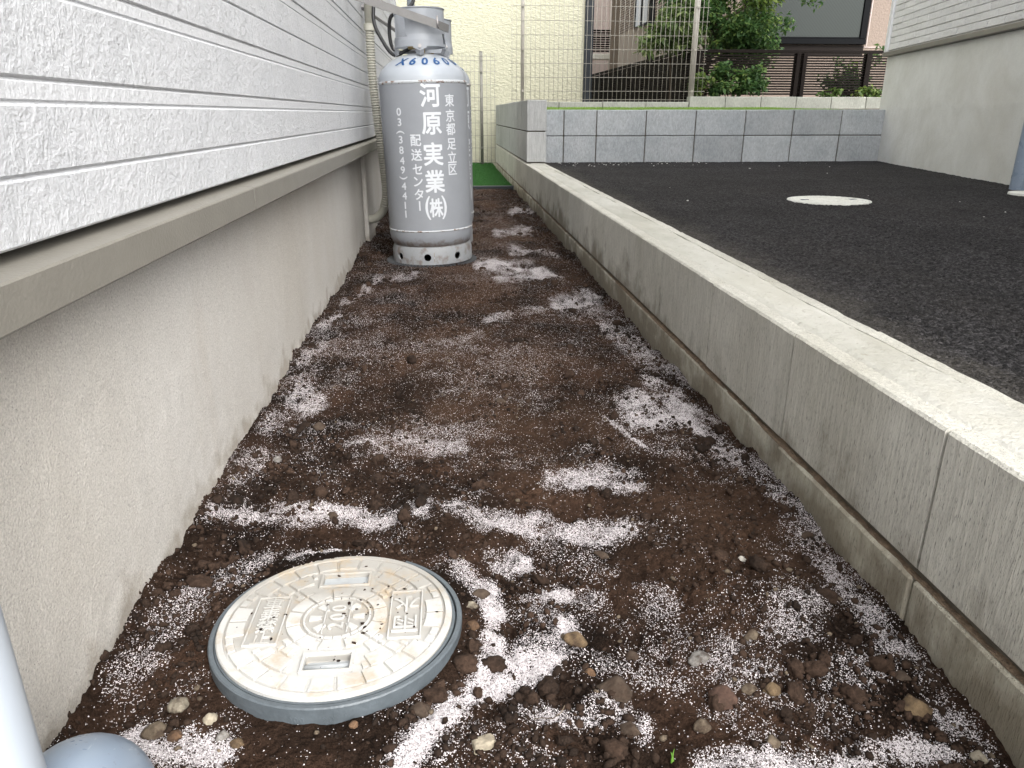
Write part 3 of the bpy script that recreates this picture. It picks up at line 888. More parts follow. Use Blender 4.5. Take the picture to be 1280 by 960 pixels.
# ------------------------------------------------------------------ LOW BLOCK WALL
def shared(cache, key, fn):
    if key not in cache: cache[key] = fn()
    return cache[key]
MC = {}
wall = thing('low_block_wall', 'long low beige concrete block wall between the soil strip and the asphalt', 'wall', (.65, 4, 0))
def wall_block(L, seed):
    """U channel block, origin at its centre bottom, running along Y"""
    x0, x1, h = -.0775, .0775, .195
    prof = [(x0 + .003, 0), (x1 - .003, 0), (x1, .003), (x1, h - .004), (x1 - .004, h), (.047, h), (.045, h - .012), (-.043, h - .012), (-.045, h), (x0 + .004, h), (x0, h - .004), (x0, .003)]
    n = len(prof); a = L / 2; k = 14
    V = []; Fc = []
    for i_ in range(k + 1):
        y_ = -a + L * i_ / k
        for m_, p in enumerate(prof):
            q = Vector((p[0] * 30 + seed, y_ * 45, p[1] * 30))
            w = .0016 if m_ in (3, 4, 5, 8, 9, 10) else .0005
            e = mnoise.noise(q) * w + (min(0, mnoise.noise(q * .6 + Vector((9, 9, seed))) + .25) * .006 if m_ in (4, 9) else 0)
            V.append((p[0] - math.copysign(abs(e), p[0]) if m_ not in (5, 8) else p[0], y_, p[1] + (e if p[1] > .1 else 0)))
    for i_ in range(k):
        for m_ in range(n):
            m2 = (m_ + 1) % n
            Fc.append((i_ * n + m_, (i_ + 1) * n + m_, (i_ + 1) * n + m2, i_ * n + m2))
    Fc.append(tuple(range(n))); Fc.append(tuple(k * n + m_ for m_ in range(n))[::-1])
    me = to_mesh(V, Fc)
    bm = bmesh.new(); bm.from_mesh(me); bmesh.ops.recalc_face_normals(bm, faces=bm.faces[:]); bm.to_mesh(me); bm.free()
    me.materials.append(M['wall_block'])
    return me
PITCH = .408
wbs = [wall_block(PITCH - .005, 3.1 * q_ + 1) for q_ in range(6)]
bb = MB().box((-.0812, -PITCH / 2 + .0008, 0), (.09, PITCH / 2 - .0008, .201), .004).mesh(False, M['base_block'])
y = .757 - PITCH * 4
ks = 0
while y < 9.25:
    o = link('concrete_block', random.choice(wbs), wall); o.location = (.6575 + random.uniform(-.0007, .0007), y + PITCH / 2, .073 + random.uniform(-.0008, .0008)); o.rotation_euler.z = random.uniform(-.002, .002)
    o = link('base_block', bb, wall); o.location = (.6575 + random.uniform(-.002, .002), y + PITCH / 2, -.139 + random.uniform(-.0015, .0015))
    y += PITCH
MB().box((.5875, -1.0, -.12), (.7275, 9.3, .2545)).build('mortar_core', M['mortar'], wall)
def ledge_soil():
    ys = np.arange(-.9, 9.2, .010); us = np.linspace(0, 1, 4)
    U, Y = np.meshgrid(us, ys)
    wdt = np.clip(.0045 + .008 * fbm(Y, Y * 0, 6, 5, 52, .65), .0004, .0075)
    X = .5885 - U * (wdt + .004)
    Z = .0622 + np.clip(wdt * .9 + .006 * fbm(X, Y, 30, 3, 53), .0004, 1) * (1 - U ** 1.5)
    nx, ny = len(us), len(ys)
    i = np.arange(nx - 1)[None, :] + nx * np.arange(ny - 1)[:, None]
    F = np.stack([i, i + nx, i + 1 + nx, i + 1], -1).reshape(-1, 4)
    props(link('ledge_soil', np_mesh(np.stack([X.ravel(), Y.ravel(), Z.ravel()], 1), F, M['ledge_soil'], True)), 'line of brown soil lying on the ledge of the low block wall', 'soil', kind='stuff')
ledge_soil()
def capping():
    ys = np.arange(-.95, 5.75, .012); us = np.linspace(-.047, .049, 14)
    X, Y = np.meshgrid(us, ys)
    e = .012 * fbm(Y * 0 + 3 + (X > 0), Y, 5, 4, 61) + .004 * fbm(X * 0 + (X > 0), Y, 60, 2, 62)
    Xw = .6575 + X * 1.0 + np.where(np.abs(X) > .04, np.sign(X) * e, e * X / .045)
    k = np.abs(X) / .049
    Z = np.where(k > .92, .2655, .2702 + .0022 * fbm(X, Y, 22, 3, 33)) 
    Z = np.where(k > .80, np.minimum(Z, .2695), Z)
    nx, ny = len(us), len(ys)
    i = np.arange(nx - 1)[None, :] + nx * np.arange(ny - 1)[:, None]
    F = np.stack([i, i + 1, i + 1 + nx, i + nx], -1).reshape(-1, 4)
    link('mortar_capping', np_mesh(np.stack([Xw.ravel(), Y.ravel(), Z.ravel()], 1), F, M['capping'], True), wall)
capping()

# corner (tall) wall standing on the low one
cw = thing('corner_block_wall', 'taller pale block wall continuing the low wall beside the green turf', 'wall', (.66, 7.4, .28))
cb = MB().box((-.0725, -.2025, 0), (.0725, .2025, .213), .003).mesh(False, M['corner_block'])
for row, z in enumerate((.276, .4975)):
    y = 5.74
    while y < 9.2:
        o = link('concrete_block', cb, cw); o.location = (.6625 + random.uniform(-.001, .001), y + .2045, z + .004); y += .409
MB().box((.597, 5.755, .2725), (.728, 9.40, .700)).build('mortar_core', M['mortar'], cw)

# retaining wall of blue grey blocks
rw = thing('terrace_retaining_wall', 'blue grey two course block wall across the far end of the asphalt', 'wall', (2.1, 6.1, .257))
JX = [.738, .911, 1.17, 1.564, 1.963, 2.366, 2.76, 3.159, 3.556]
for row, (z0, z1) in enumerate(((.235, .4535), (.459, .650))):
    for a, b in zip(JX[:-1], JX[1:]):
        me = MB().box((a + .004, 0, z0), (b - .004, .12, z1), .004).mesh(False, M['grey_block'])
        o = link('grey_block', me, rw); o.location = (0, 6.05 + random.uniform(-.002, .002), random.uniform(-.0015, .0015))
MB().box((.742, 6.0585, .23), (3.55, 6.166, .643)).build('mortar_core', M['mortar'], rw)

# terrace lawn
def sheet(name, x0, x1, y0, y1, zf, mat, nx=30, ny=30):
    xs = np.linspace(x0, x1, nx); ys = np.linspace(y0, y1, ny); X, Y = np.meshgrid(xs, ys); Z = zf(X, Y)
    i = np.arange(nx - 1)[None, :] + nx * np.arange(ny - 1)[:, None]
    F = np.stack([i, i + 1, i + 1 + nx, i + nx], -1).reshape(-1, 4)
    return link(name, np_mesh(np.stack([X.ravel(), Y.ravel(), Z.ravel()], 1), F, mat, True))
lz = lambda X, Y: .634 + .040 * (Y - 6.17) / 2.3 + .006 * fbm(X, Y, 4, 2, 21)
props(sheet('terrace_ground', .736, 14, 6.165, 40, lambda X, Y: np.minimum(lz(X, Y), .685), M['ground'], 60, 120), kind='structure')
def blades(name, n, xr, yr, zf, h, mat, label):
    x = RNG.uniform(*xr, n); y = RNG.uniform(*yr, n); z = zf(x, y)
    a = RNG.random(n) * 6.28; hh = h * RNG.uniform(.6, 1.2, n); w = .0028
    lx = RNG.normal(0, .35, n) * hh; ly = RNG.normal(0, .35, n) * hh
    p0 = np.stack([x - np.cos(a) * w, y - np.sin(a) * w, z - .004], 1); p1 = np.stack([x + np.cos(a) * w, y + np.sin(a) * w, z - .004], 1)
    p2 = np.stack([x + lx, y + ly, z + hh], 1)
    V = np.stack([p0, p1, p2], 1).reshape(-1, 3); F = np.arange(3 * n).reshape(-1, 3)
    props(link(name, np_mesh(V, F, mat)), label, 'grass', kind='stuff')
blades('terrace_grass', 26000, (.76, 3.5), (6.18, 8.42), lambda x, y: np.minimum(lz(x, y), .685), .020, M['lawn'], 'bright green strip of lawn on the terrace behind the grey block wall')
props(sheet('turf_ground', -.5, .60, 6.76, 10.4, lambda X, Y: -.004 + 0 * X, M['turf'], 6, 12), kind='structure')
blades('artificial_grass', 60000, (-.45, .585), (6.77, 10.3), lambda x, y: 0 * x, .016, M['turf'], 'patch of dark green artificial grass beyond the soil strip')
ed = MB().box((-.43, 6.715, -.05), (.58, 6.755, .022), .006)
props(ed.build('turf_edging', M['edging']), 'low black edging board along the front of the green turf', 'edging')

# ------------------------------------------------------------------ LEFT WHITE HOUSE
H0 = -.385
house = thing('white_house', 'white house on the left with rough panel siding over a sprayed foundation', 'house', (-2, 3, 0))
Z0, PER = .5056, .2424
ROWS = [(0.0012, .0588, .771, 'siding_panel'), (.0612, .1232, .900, 'siding_panel'), (.1256, .1436, .902, 'siding_strip'), (.1460, .2234, 1.028, 'siding_panel'), (.2258, .2412, .95, 'siding_strip')]
LP = .398
def panel(L, h, proud, mat, ch):
    prof = [(-.014, 0), (proud - ch, 0), (proud, ch), (proud, h - ch), (proud - ch, h), (-.014, h)]
    n = len(prof); a = L / 2 - .0004
    V = [(p[0], s_ * a, p[1]) for s_ in (-1, 1) for p in prof]
    F = [tuple(range(n))[::-1], tuple(range(n, 2 * n))] + [(i, (i + 1) % n, (i + 1) % n + n, i + n) for i in range(n)]
    me = to_mesh(V, F, False, mat)
    bm = bmesh.new(); bm.from_mesh(me); bmesh.ops.recalc_face_normals(bm, faces=bm.faces[:]); bm.to_mesh(me); bm.free()
    return me
for per in range(6):
    for (a, b, joint, nm) in ROWS:
        big = nm == 'siding_panel'
        L = LP if big else LP * 2
        me = shared(MC, (nm, round(b - a, 4)), lambda: panel(L, b - a, 0.0 if big else -.0015, M['siding'] if big else M['strip'], .0022 if big else .0015))
        yj = joint + (.11 * per) % LP
        y = yj - L * math.ceil((yj + .45) / L)
        while y < 6.7:
            o = link(nm, me, house); o.location = (H0 + (random.uniform(-.00015, .00015)), y + L / 2, Z0 + per * PER + a); y += L
MB().box((-.55, -.6, Z0 + .0006), (H0 - .0036, 6.9, Z0 + 6 * PER)).build('siding_backing', M['strip'], house)
MB().box((-7, -4, Z0 + 6 * PER + .004), (H0 - .001, 6.9, 5.8)).build('upper_wall', M['strip'], house)
MB().box((-7, -4, -.2), (-.56, 6.88, Z0 + 6 * PER)).build('inner_wall', M['strip'], house)
def drip(y0, y1):
    prof = [(-.43, .449), (-.363, .449), (-.360, .452), (-.360, .4895), (-.3615, .492), (-.43, .5000)]
    n = len(prof); V = [(p[0], yy, p[1]) for yy in (y0, y1) for p in prof]
    F = [tuple(range(n)), tuple(range(n, 2 * n))[::-1]] + [(i, i + n, (i + 1) % n + n, (i + 1) % n) for i in range(n)]
    me = to_mesh(V, F, False, M['drip'])
    bm = bmesh.new(); bm.from_mesh(me); bmesh.ops.recalc_face_normals(bm, faces=bm.faces[:]); bm.to_mesh(me); bm.free()
    link('drip_edge', me, house)
drip(-.8, 1.4445); drip(1.4475, 4.2); drip(4.202, 6.9)
def foundation():
    ys = np.linspace(-1.2, 6.9, 900); zs = np.concatenate([np.linspace(-.14, .07, 22), np.linspace(.08, .452, 20)])
    Y, Z = np.meshgrid(ys, zs)
    lip = np.clip((.035 + .05 * fbm(Y, Y * 0, 3, 4, 12) + .014 * fbm(Y, Y * 0 + 9, 22, 3, 19) - Z) / .012, 0, 1)
    X = -.4245 + .003 * fbm(Y, Z, 3, 3, 4) + .0012 * fbm(Y, Z, 40, 3, 5) + lip * (.002 + .0022 * fbm(Y, Z, 9, 3, 27))
    nx, ny = len(ys), len(zs)
    i = np.arange(nx - 1)[None, :] + nx * np.arange(ny - 1)[:, None]
    F = np.stack([i, i + 1, i + 1 + nx, i + nx], -1).reshape(-1, 4)
    link('foundation', np_mesh(np.stack([X.ravel(), Y.ravel(), Z.ravel()], 1), F, M['foundation'], True), house)
foundation()
MB().box((-.55, -1.2, -.15), (-.44, 6.9, .447)).build('foundation_core', M['foundation'], house)
MB().box((-.425, 3.80, -.05), (-.404, 4.12, .447), .003).build('foundation_pier', M['foundation'], house)

# ------------------------------------------------------------------ DOWNPIPE AND ELBOW
dp = thing('downpipe', 'white round downpipe at the lower left corner in front of the foundation', 'pipe', (-.315, .405, 0))
dm = MB().tube([(-.315, .405, .110), (-.315, .405, 3.2)], .027, 40)
o = dm.build('pipe', M['white_pvc'], dp); smooth_angle(o.data)
for z in (1.2, 2.4):
    MB().lathe([(.0275, 0), (.029, .002), (.029, .02), (.0275, .022)], 32, (-.315, .405, z)).build('pipe_clip', M['white_pvc'], dp, True)
    MB().box((-.39, .397, z + .004), (-.352, .413, z + .018)).build('clip_stem', M['steel'], dp)
el = thing('drain_elbow', 'glossy grey plastic drain elbow rising from the soil beside the white downpipe', 'pipe elbow', (-.312, .50, 0))
path = []
for k in range(13):
    a = math.pi / 2 * k / 12
    path.append((-.312 - .004 * k / 12, .502 - .05 * (1 - math.cos(a)), .056 + .05 * math.sin(a)))
path = [(-.312, .502, -.08), (-.312, .502, -.02), (-.312, .502, .042)] + path + [(-.320, .405, .106), (-.322, .36, .106)]
em = MB().tube(path, .0445, 48); o = em.build('elbow', M['pvc'], el); smooth_angle(o.data)
rm = MB().lathe([(.044, -.03), (.0485, -.03), (.0505, -.028), (.0505, .010), (.0485, .0125), (.044, .013)], 64, (-.312, .502, .040))
o = rm.build('socket_rim', M['pvc'], el); smooth_angle(o.data)
o = MB().lathe([(.026, .0), (.034, 0), (.036, .002), (.036, .018), (.034, .020), (.026, .020)], 48, (-.315, .405, .130)).build('pipe_socket', M['pvc'], el); smooth_angle(o.data)

# ------------------------------------------------------------------ MANHOLE
mh = thing('drain_manhole', 'white round drain lid in a blue grey ring set in the soil at the front', 'manhole cover', (MH[0], MH[1], 0))
mc = (MH[0], MH[1], 0)
def zt(x, y): return 0.0
o = MB().lathe([(.1475, -.05), (.1545, -.05), (.1545, .020), (.1530, .0215), (.1485, .0215), (.1478, .0205), (.1478, .012), (.1405, .012), (.1405, .004), (.1475, .004)], 128, mc).build('frame_ring', M['ring'], mh)
smooth_angle(o.data, 30)
MB().lathe([(.1430, .0122), (.1466, .0122), (.1466, .0205), (.1430, .0205)], 128, (mc[0] - .0009, mc[1] + .0002, 0)).build('lid_rim', M['ring'], mh)
LZ = .0262
lc = (mc[0] - .0018, mc[1] + .0008)
def lid():
    base = MB().lathe([(.0001, LZ - .016), (.1425, LZ - .016), (.1437, LZ - .014), (.1439, LZ - .0015), (.1424, LZ), (.1358, LZ), (.1347, LZ - .0030), (.0001, LZ - .0030)], 128, (lc[0], lc[1], 0))
    me = base.mesh()
    bm = bmesh.new(); bm.from_mesh(me); bmesh.ops.remove_doubles(bm, verts=bm.verts[:], dist=1e-5); bmesh.ops.holes_fill(bm, edges=bm.edges[:]); bmesh.ops.recalc_face_normals(bm, faces=bm.faces[:]); bm.to_mesh(me); bm.free()
    cut = MB()
    for s, w, h in ((1, .030, .0125), (-1, .026, .0135)):
        cut.box((lc[0] - w, lc[1] + s * .0845 - h, LZ - .0125), (lc[0] + w, lc[1] + s * .0845 + h, LZ + .02), .002)
    me2 = boolean(me, cut.mesh())
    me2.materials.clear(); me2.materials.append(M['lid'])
    smooth_angle(me2, 30)
    return link('lid', me2, mh)
lido = lid()
# pockets' lining, a handle bar across the near one
for s, w, h in ((1, .030, .0125), (-1, .026, .0135)):
    MB().box((lc[0] - w + .0003, lc[1] + s * .0845 - h + .0003, LZ - .0124), (lc[0] + w - .0003, lc[1] + s * .0845 + h - .0003, LZ - (.0065 if s > 0 else .0115))).build('pocket_floor', M['lid_pocket'], lido)
    fr = MB()
    for (a, b) in (((-w - .004, h + .0003), (w + .004, h + .004)), ((-w - .004, -h - .004), (w + .004, -h - .0003)), ((-w - .004, -h - .0002), (-w - .0003, h + .0002)), ((w + .0003, -h - .0002), (w + .004, h + .0002))):
        fr.box((lc[0] + a[0], lc[1] + s * .0845 + a[1], LZ - .0032), (lc[0] + b[0], lc[1] + s * .0845 + b[1], LZ + .0006), .0006)
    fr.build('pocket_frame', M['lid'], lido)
MB().tube([(lc[0] - .0255, lc[1] - .086, LZ - .0072), (lc[0] + .0255, lc[1] - .086, LZ - .0072)], .0032, 12).build('lift_bar', M['lid_pocket'], lido, True)
def lid_pattern():
    mb = MB()
    zb = LZ - .0032
    def blocked(x, y, m=.0005):
        if abs(x) < .037 + m and abs(abs(y) - .0845) < .021 + m: return True     # pockets
        if .064 - m < abs(x) < .107 + m and abs(y) < .050 + m: return True        # text plates
        return False
    def wedge(r0, r1, a0, a1, h=.0032, depth=0):
        if (a1 - a0) * r0 < .0035 or r1 - r0 < .0035: return
        n = max(2, int((a1 - a0) / .09) + 1)
        am = (a0 + a1) / 2; rm_ = (r0 + r1) / 2
        for rr in (r0, rm_, r1):
            for aa in (a0, am, a1):
                if blocked(rr * math.cos(aa), rr * math.sin(aa)):
                    if depth < 3:
                        g_ = .0011 / r1
                        if (a1 - a0) * rm_ > (r1 - r0) * .8:
                            wedge(r0, r1, a0, am - g_, h, depth + 1); wedge(r0, r1, am + g_, a1, h, depth + 1)
                        else:
                            wedge(r0, rm_ - .001, a0, a1, h, depth + 1); wedge(rm_ + .001, r1, a0, a1, h, depth + 1)
                    return
        bev = .0009
        V = []; 
        def ring(ra, rb, aa, ab, z):
            pts = []
            for k in range(n + 1): t = aa + (ab - aa) * k / n; pts.append((lc[0] + rb * math.cos(t), lc[1] + rb * math.sin(t), z))
            for k in range(n, -1, -1): t = aa + (ab - aa) * k / n; pts.append((lc[0] + ra * math.cos(t), lc[1] + ra * math.sin(t), z))
            return pts
        b = ring(r0, r1, a0, a1, zb); t_ = ring(r0 + bev, r1 - bev, a0 + bev / r1, a1 - bev / r1, zb + h)
        m = len(b)
        F = [tuple(range(m, 2 * m))] + [(i, (i + 1) % m, (i + 1) % m + m, i + m) for i in range(m)]
        mb.add(b + t_, F)
    def tiles(r0, r1, n, off, gap=.0014):
        for k in range(n):
            a0 = 2 * math.pi * (k + off) / n; a1 = 2 * math.pi * (k + 1 + off) / n
            wedge(r0, r1, a0 + gap / r1, a1 - gap / r1)
    tiles(.1110, .1330, 26, 0)
    tiles(.0872, .1088, 20, .5)
    tiles(.0650, .0842, 16, 0)
    tiles(.0450, .0630, 12, .5)
    # centre roundel
    for (ra, rb) in ((.0385, .0415),):
        n = 24
        for k in range(n):
            wedge(ra, rb + .0012, 2 * math.pi * k / n, 2 * math.pi * (k + 1) / n + .002, .0033)
    for k in range(8):
        if k in (2, 6): continue
        a = 2 * math.pi * k / 8
        wedge(.019, .035, a - .16, a + .16, .0032)
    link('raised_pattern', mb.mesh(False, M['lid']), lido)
    for s in (-1, 1):       # borders of the two text plates
        xa, xb = s * .0855 - .0205, s * .0855 + .0205
        for (a, b) in (((xa, -.049), (xb, -.0470)), ((xa, .0470), (xb, .049)), ((xa, -.0468), (xa + .002, .0468)), ((xb - .002, -.0468), (xb, .0468))):
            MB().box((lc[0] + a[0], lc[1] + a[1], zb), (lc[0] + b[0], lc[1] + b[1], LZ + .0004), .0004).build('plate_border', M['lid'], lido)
    for s in (-1, 1):
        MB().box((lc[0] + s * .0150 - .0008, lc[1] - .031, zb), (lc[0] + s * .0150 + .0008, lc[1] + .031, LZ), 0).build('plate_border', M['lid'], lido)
    def put(s, x, y, size, rot, parent, nm='raised_lettering'):
        t = MB()
        for ch, (dx, dy) in s:
            V, F = text_mesh(ch, size, 0, .0015)
            out = []
            for v in V:
                px, py = v.x + dx, v.y + dy
                out.append((lc[0] + x + px * math.cos(rot) - py * math.sin(rot), lc[1] + y + px * math.sin(rot) + py * math.cos(rot), zb + .0017 + v.z))
            t.add(out, F)
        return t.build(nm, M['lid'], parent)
    put([('車', (0, .0345)), ('乗', (0, .0115)), ('禁', (0, -.0115)), ('止', (0, -.0345))], -.0855, 0, .0255, 0, lido)
    put([('雨', (0, .0205)), ('水', (0, -.0205))], .0855, 0, .036, math.pi, lido)
    put([('2', (-.018, 0)), ('0', (0, 0)), ('0', (.018, 0))], 0, 0, .027, math.pi / 2, lido)
    # mould marks on the front of the ring
    t = MB()
    for ch, a in (('2', -102), ('0', -99.6), ('0', -97.2), ('2', -88), ('0', -85.5), ('1', -80)):
        V, F = text_mesh(ch, .011, 0, .0003)
        for_ = []
        for v in V:
            th = R(a) + v.x / .1545
            rr = .1545 + .0003 + v.z
            for_.append((mc[0] + rr * math.cos(th), mc[1] + rr * math.sin(th), .006 + v.y))
        t.add(for_, F)
    t.build('moulded_numbers', M['ring'], mh)
lid_pattern()
TILT = 2.0
mh.rotation_euler = (R(-TILT), 0, 0)          # the frame sits slightly tipped in the loose earth
mh.location.y += .004

# crumbs of soil on the lid
bv, bf = ico(1)
n = 420
rr = .135 * np.sqrt(RNG.random(n)); aa = RNG.random(n) * 6.28
x = lc[0] + rr * np.cos(aa); y = lc[1] + rr * np.sin(aa)
kp = RNG.random(n) < np.clip(.10 + 1.0 * np.exp(-(((x - lc[0] - .04) / .05) ** 2 + ((y - lc[1] - .0) / .055) ** 2)) , 0, 1)
x, y = x[kp], y[kp]; n = len(x); s = .0005 + .0019 * RNG.random(n) ** 3.5
V, F = scatter(bv, bf, np.stack([x, y + .004, LZ + s * .3 - .0006 - (y - MH[1]) * math.tan(R(TILT))], 1), np.stack([s * 1.5, s, s * .5], 1), RNG.random((n, 3)) * np.array([6.28, .2, 0]), .6)
props(link('lid_crumbs', np_mesh(V, F, M['clod'], True)), 'specks of brown soil lying on the white manhole lid', 'crumbs', kind='stuff')

# ------------------------------------------------------------------ GAS CYLINDERS
CR = .185
def gas_cylinder():
    c0 = (0, 0, 0)
    root = thing('gas_cylinder', 'front grey gas cylinder with white lettering and blue stencilled number', 'gas cylinder', c0, 0, 'gas cylinders beside the white house')
    N = 96
    prof = [(CR - .05, .070), (CR - .028, .072), (CR - .014, .082), (CR - .004, .102), (CR, .125), (CR, .148), (CR, .744)]
    o = MB().lathe(prof, N).build('body', M['paint'], root); smooth_angle(o.data, 50)
    dome = [(CR, .7442)]
    for k in range(1, 15):
        a = math.pi / 2 * k / 14
        dome.append((CR * math.cos(a) * 1.0 if k < 14 else .002, .752 + .108 * math.sin(a)))
    o = MB().lathe(dome, N).build('dome', M['dome'], root); smooth_angle(o.data, 50)
    def seam(z, w=.0065):
        return [(CR - .001, z - w), (CR + .0024, z - w * .6), (CR + .0030, z), (CR + .0024, z + w * .6), (CR - .001, z + w)]
    o = MB().lathe(seam(.744), N).build('weld_seam', M['seam'], root, True)
    o = MB().lathe(seam(.147, .004), N).build('weld_seam', M['seam'], root, True)
    # foot ring with vent holes
    fr = MB().lathe([(.172, .001), (.1765, .000), (.1785, .003), (.1785, .056), (.172, .073), (.1655, .078), (.160, .076), (.172, .052), (.172, .001)], N)
    me = fr.mesh()
    bm = bmesh.new(); bm.from_mesh(me); bmesh.ops.remove_doubles(bm, verts=bm.verts[:], dist=1e-5); bmesh.ops.recalc_face_normals(bm, faces=bm.faces[:]); bm.to_mesh(me); bm.free()
    cut = MB()
    for k in range(8):
        a = R(-96 + 45 * k)
        d = Vector((math.cos(a), math.sin(a), 0))
        cut.tube([d * .14 + Vector((0, 0, .034)), d * .21 + Vector((0, 0, .034))], .0155, 28)
    me2 = boolean(me, cut.mesh()); me2.materials.clear(); me2.materials.append(M['footring']); smooth_angle(me2, 30)
    fo = link('foot_ring', me2, root)
    mbx = MB().box((.010, -.1795, .003), (.0118, -.1755, .056)); mbx.build('ring_joint', M['seam'], fo)
    # valve guard: a shell with side windows and lugs
    GR = .107
    n = 120
    zs = list(np.linspace(.868, 1.024, 52))
    def keep(a, z):        # a degrees, -90 = front
        d = (a + 90 + 180) % 360 - 180
        if z < .8815:
            return abs(((d + 45) % 90) - 45) < 8.5 + max(0, z - .868) / .0135 * 9
        if .918 < z < 1.002 and -98 < d < -33 + max(0, .93 - z) * 500: return False     # open side by the hoses
        if .890 < z < .928 and 62 < d < 86: return False
        if abs(d) > 150 and .92 < z < 1.0: return False
        return True
    V = []; idx = {}
    Fc = []
    for i in range(len(zs) - 1):
        for k in range(n):
            if keep((k + .5) * 360 / n, (zs[i] + zs[i + 1]) / 2):
                q = []
                for (kk, ii) in ((k, i), ((k + 1) % n, i), ((k + 1) % n, i + 1), (k, i + 1)):
                    if (kk, ii) not in idx:
                        a = 2 * math.pi * kk / n; z = zs[ii]
                        fl = .004 if z < .905 else (.004 * max(0, (.925 - z) / .02))
                        rr_ = GR - .004 + fl
                        idx[(kk, ii)] = len(V); V.append((rr_ * math.cos(a), rr_ * math.sin(a), z))
                    q.append(idx[(kk, ii)])
                Fc.append(q)
    me = to_mesh(V, Fc, True, M['paint'])
    me.materials.clear(); me.materials.append(M['guard'])
    g = link('valve_guard', me, root)
    md = g.modifiers.new('s', 'SOLIDIFY'); md.thickness = .0035; md.offset = -1
    dg = bpy.context.evaluated_depsgraph_get(); me2 = bpy.data.meshes.new_from_object(g.evaluated_get(dg)); g.modifiers.clear(); g.data = me2; smooth_angle(me2, 40)
    o = MB().lathe([(.103, 1.020), (.1058, 1.021), (.1062, 1.0235), (.1045, 1.0255), (.101, 1.0235)], 64).build('guard_rim', M['paint'], g, True)
    for k in range(4):
        a = R(-90 + 90 * k); d = Vector((math.cos(a), math.sin(a), 0))
        MB().tube([d * .106 + Vector((0, 0, .881)), d * .112 + Vector((0, 0, .881))], .0075, 6).build('bolt', M['bolt'], g)
        u = Vector((-d.y, d.x, 0))
        b = MB().tube([d * .097 + Vector((0, 0, .852)) , d * .105 + Vector((0, 0, .870))], .016, 4); b.build('lug_bracket', M['paint'], g)
    # valve
    vm = MB().lathe([(.03, .842), (.03, .856), (.018, .86), (.018, .90), (.013, .905), (.013, .935), (.001, .936)], 24)
    o = vm.build('valve', M['brass'], root); smooth_angle(o.data)
    MB().tube([(0, 0, .885), (-.05, -.02, .885)], .011, 12).build('outlet', M['brass'], o, True)
    hw = MB().lathe([(.001, .955), (.030, .955), (.034, .951), (.034, .941), (.030, .937), (.001, .937)], 24)
    hw.build('hand_wheel', M['bolt'], o, True)
    return root

def strokes(bold):
    return [(0, 0)] + ([(math.cos(2 * math.pi * k / 8) * bold, math.sin(2 * math.pi * k / 8) * bold) for k in range(8)] if bold else [])
def wrap_text(chars, mat, nm, root):
    """chars: (glyph, arc x, z, size, stroke growth, quarter turn, x scale)"""
    mb = MB()
    for (ch, x, z, size, bold, turn, sx) in chars:
        V, F = text_mesh(ch, size, 0, 0, .007)
        for i, (bx, bz) in enumerate(strokes(bold * size)):      # heavier stroke, each layer a hair prouder
            out = []
            for v in V:
                px, py = v.x * sx, v.y
                if turn: px, py = -py * turn, px * turn
                th = -math.pi / 2 + (x + px + bx) / CR
                rr = CR + .0004 + .00006 * i
                out.append((rr * math.cos(th), rr * math.sin(th), z + py + bz))
            mb.add(out, F)
    return mb.build(nm, mat, root)
def dome_text(s, th_a, th_b, mat, root):
    mb = MB(); n = len(s)
    A0 = R(40)
    for i, ch in enumerate(s):
        V, F = text_mesh(ch, .068, 0, 0, .006)
        th0 = th_a + (th_b - th_a) * i / (n - 1)
        for j, (bx, by) in enumerate(strokes(.0016)):
            out = []
            for v in V:
                a = A0 + (v.y + by) / .145
                px = v.x * .78 + .12 * v.y + bx
                r_ = CR * math.cos(a); z = .752 + .108 * math.sin(a)
                th = -math.pi / 2 + th0 + px / (CR * math.cos(A0))
                nr = Vector((math.cos(a) / CR, math.sin(a) / .108)).normalized() * (.0012 + .00006 * j)
                rr = r_ + nr.x
                out.append((rr * math.cos(th), rr * math.sin(th), z + nr.y))
            mb.add(out, F)
    return mb.build('number_lettering', mat, root)

cyl = gas_cylinder()
def arc(off): return CR * math.asin(off / CR)
zy = lambda y: .632 - (y - 140) * .003186
T = []
for ch, y in zip('河原実業株', (121, 155, 192.5, 227, 261)):
    T.append((ch, arc(.032), zy(y), .096 if ch != '株' else .082, .022, 0, .90 if ch != '株' else .70))
T.append(('(', arc(-.004), zy(261), .104, .010, 0, .8)); T.append((')', arc(.065), zy(261), .104, .010, 0, .8))
wrap_text(T, M['white_print'], 'company_lettering', cyl)
wrap_text([(ch, arc(.109), zy(y), .051, .014, 0, .95) for ch, y in zip('東京都足立区', (127.5, 146, 162.5, 181, 197.5, 213))], M['white_print'], 'address_lettering', cyl)
wrap_text([(ch, arc(-.038), zy(y), .050, .016, -1 if ch == 'ー' else 0, .95) for ch, y in zip('配送センター', (175, 193, 211, 226.7, 243, 258))], M['white_print'], 'depot_lettering', cyl)
wrap_text([(ch, arc(-.100), zy(y), .042, .016, -1 if ch in '()' else 0, 1.15) for ch, y in zip('03(3849)4411', (140, 152.5, 165, 174, 187, 200, 212, 222, 232.5, 245, 257.5, 269))], M['white_print'], 'telephone_lettering', cyl)
dome_text('X60600', R(-31), R(64), M['blue_print'], cyl)

def copy_tree(o, parent=None):
    c = o.copy(); COL.objects.link(c)
    if parent is not None: c.parent = parent
    for ch in o.children:
        copy_tree(ch, c)
    return c
cyl2 = copy_tree(cyl)
cyl.location = (CYL[0] + .004, CYL[1], -.002); cyl.rotation_euler = (0, R(-1.3), 0)
cyl2.location = (-.060, 3.845, .004); cyl2.rotation_euler = (0, R(-.8), R(48))
cyl2['label'] = 'rear grey gas cylinder mostly hidden behind the front one'

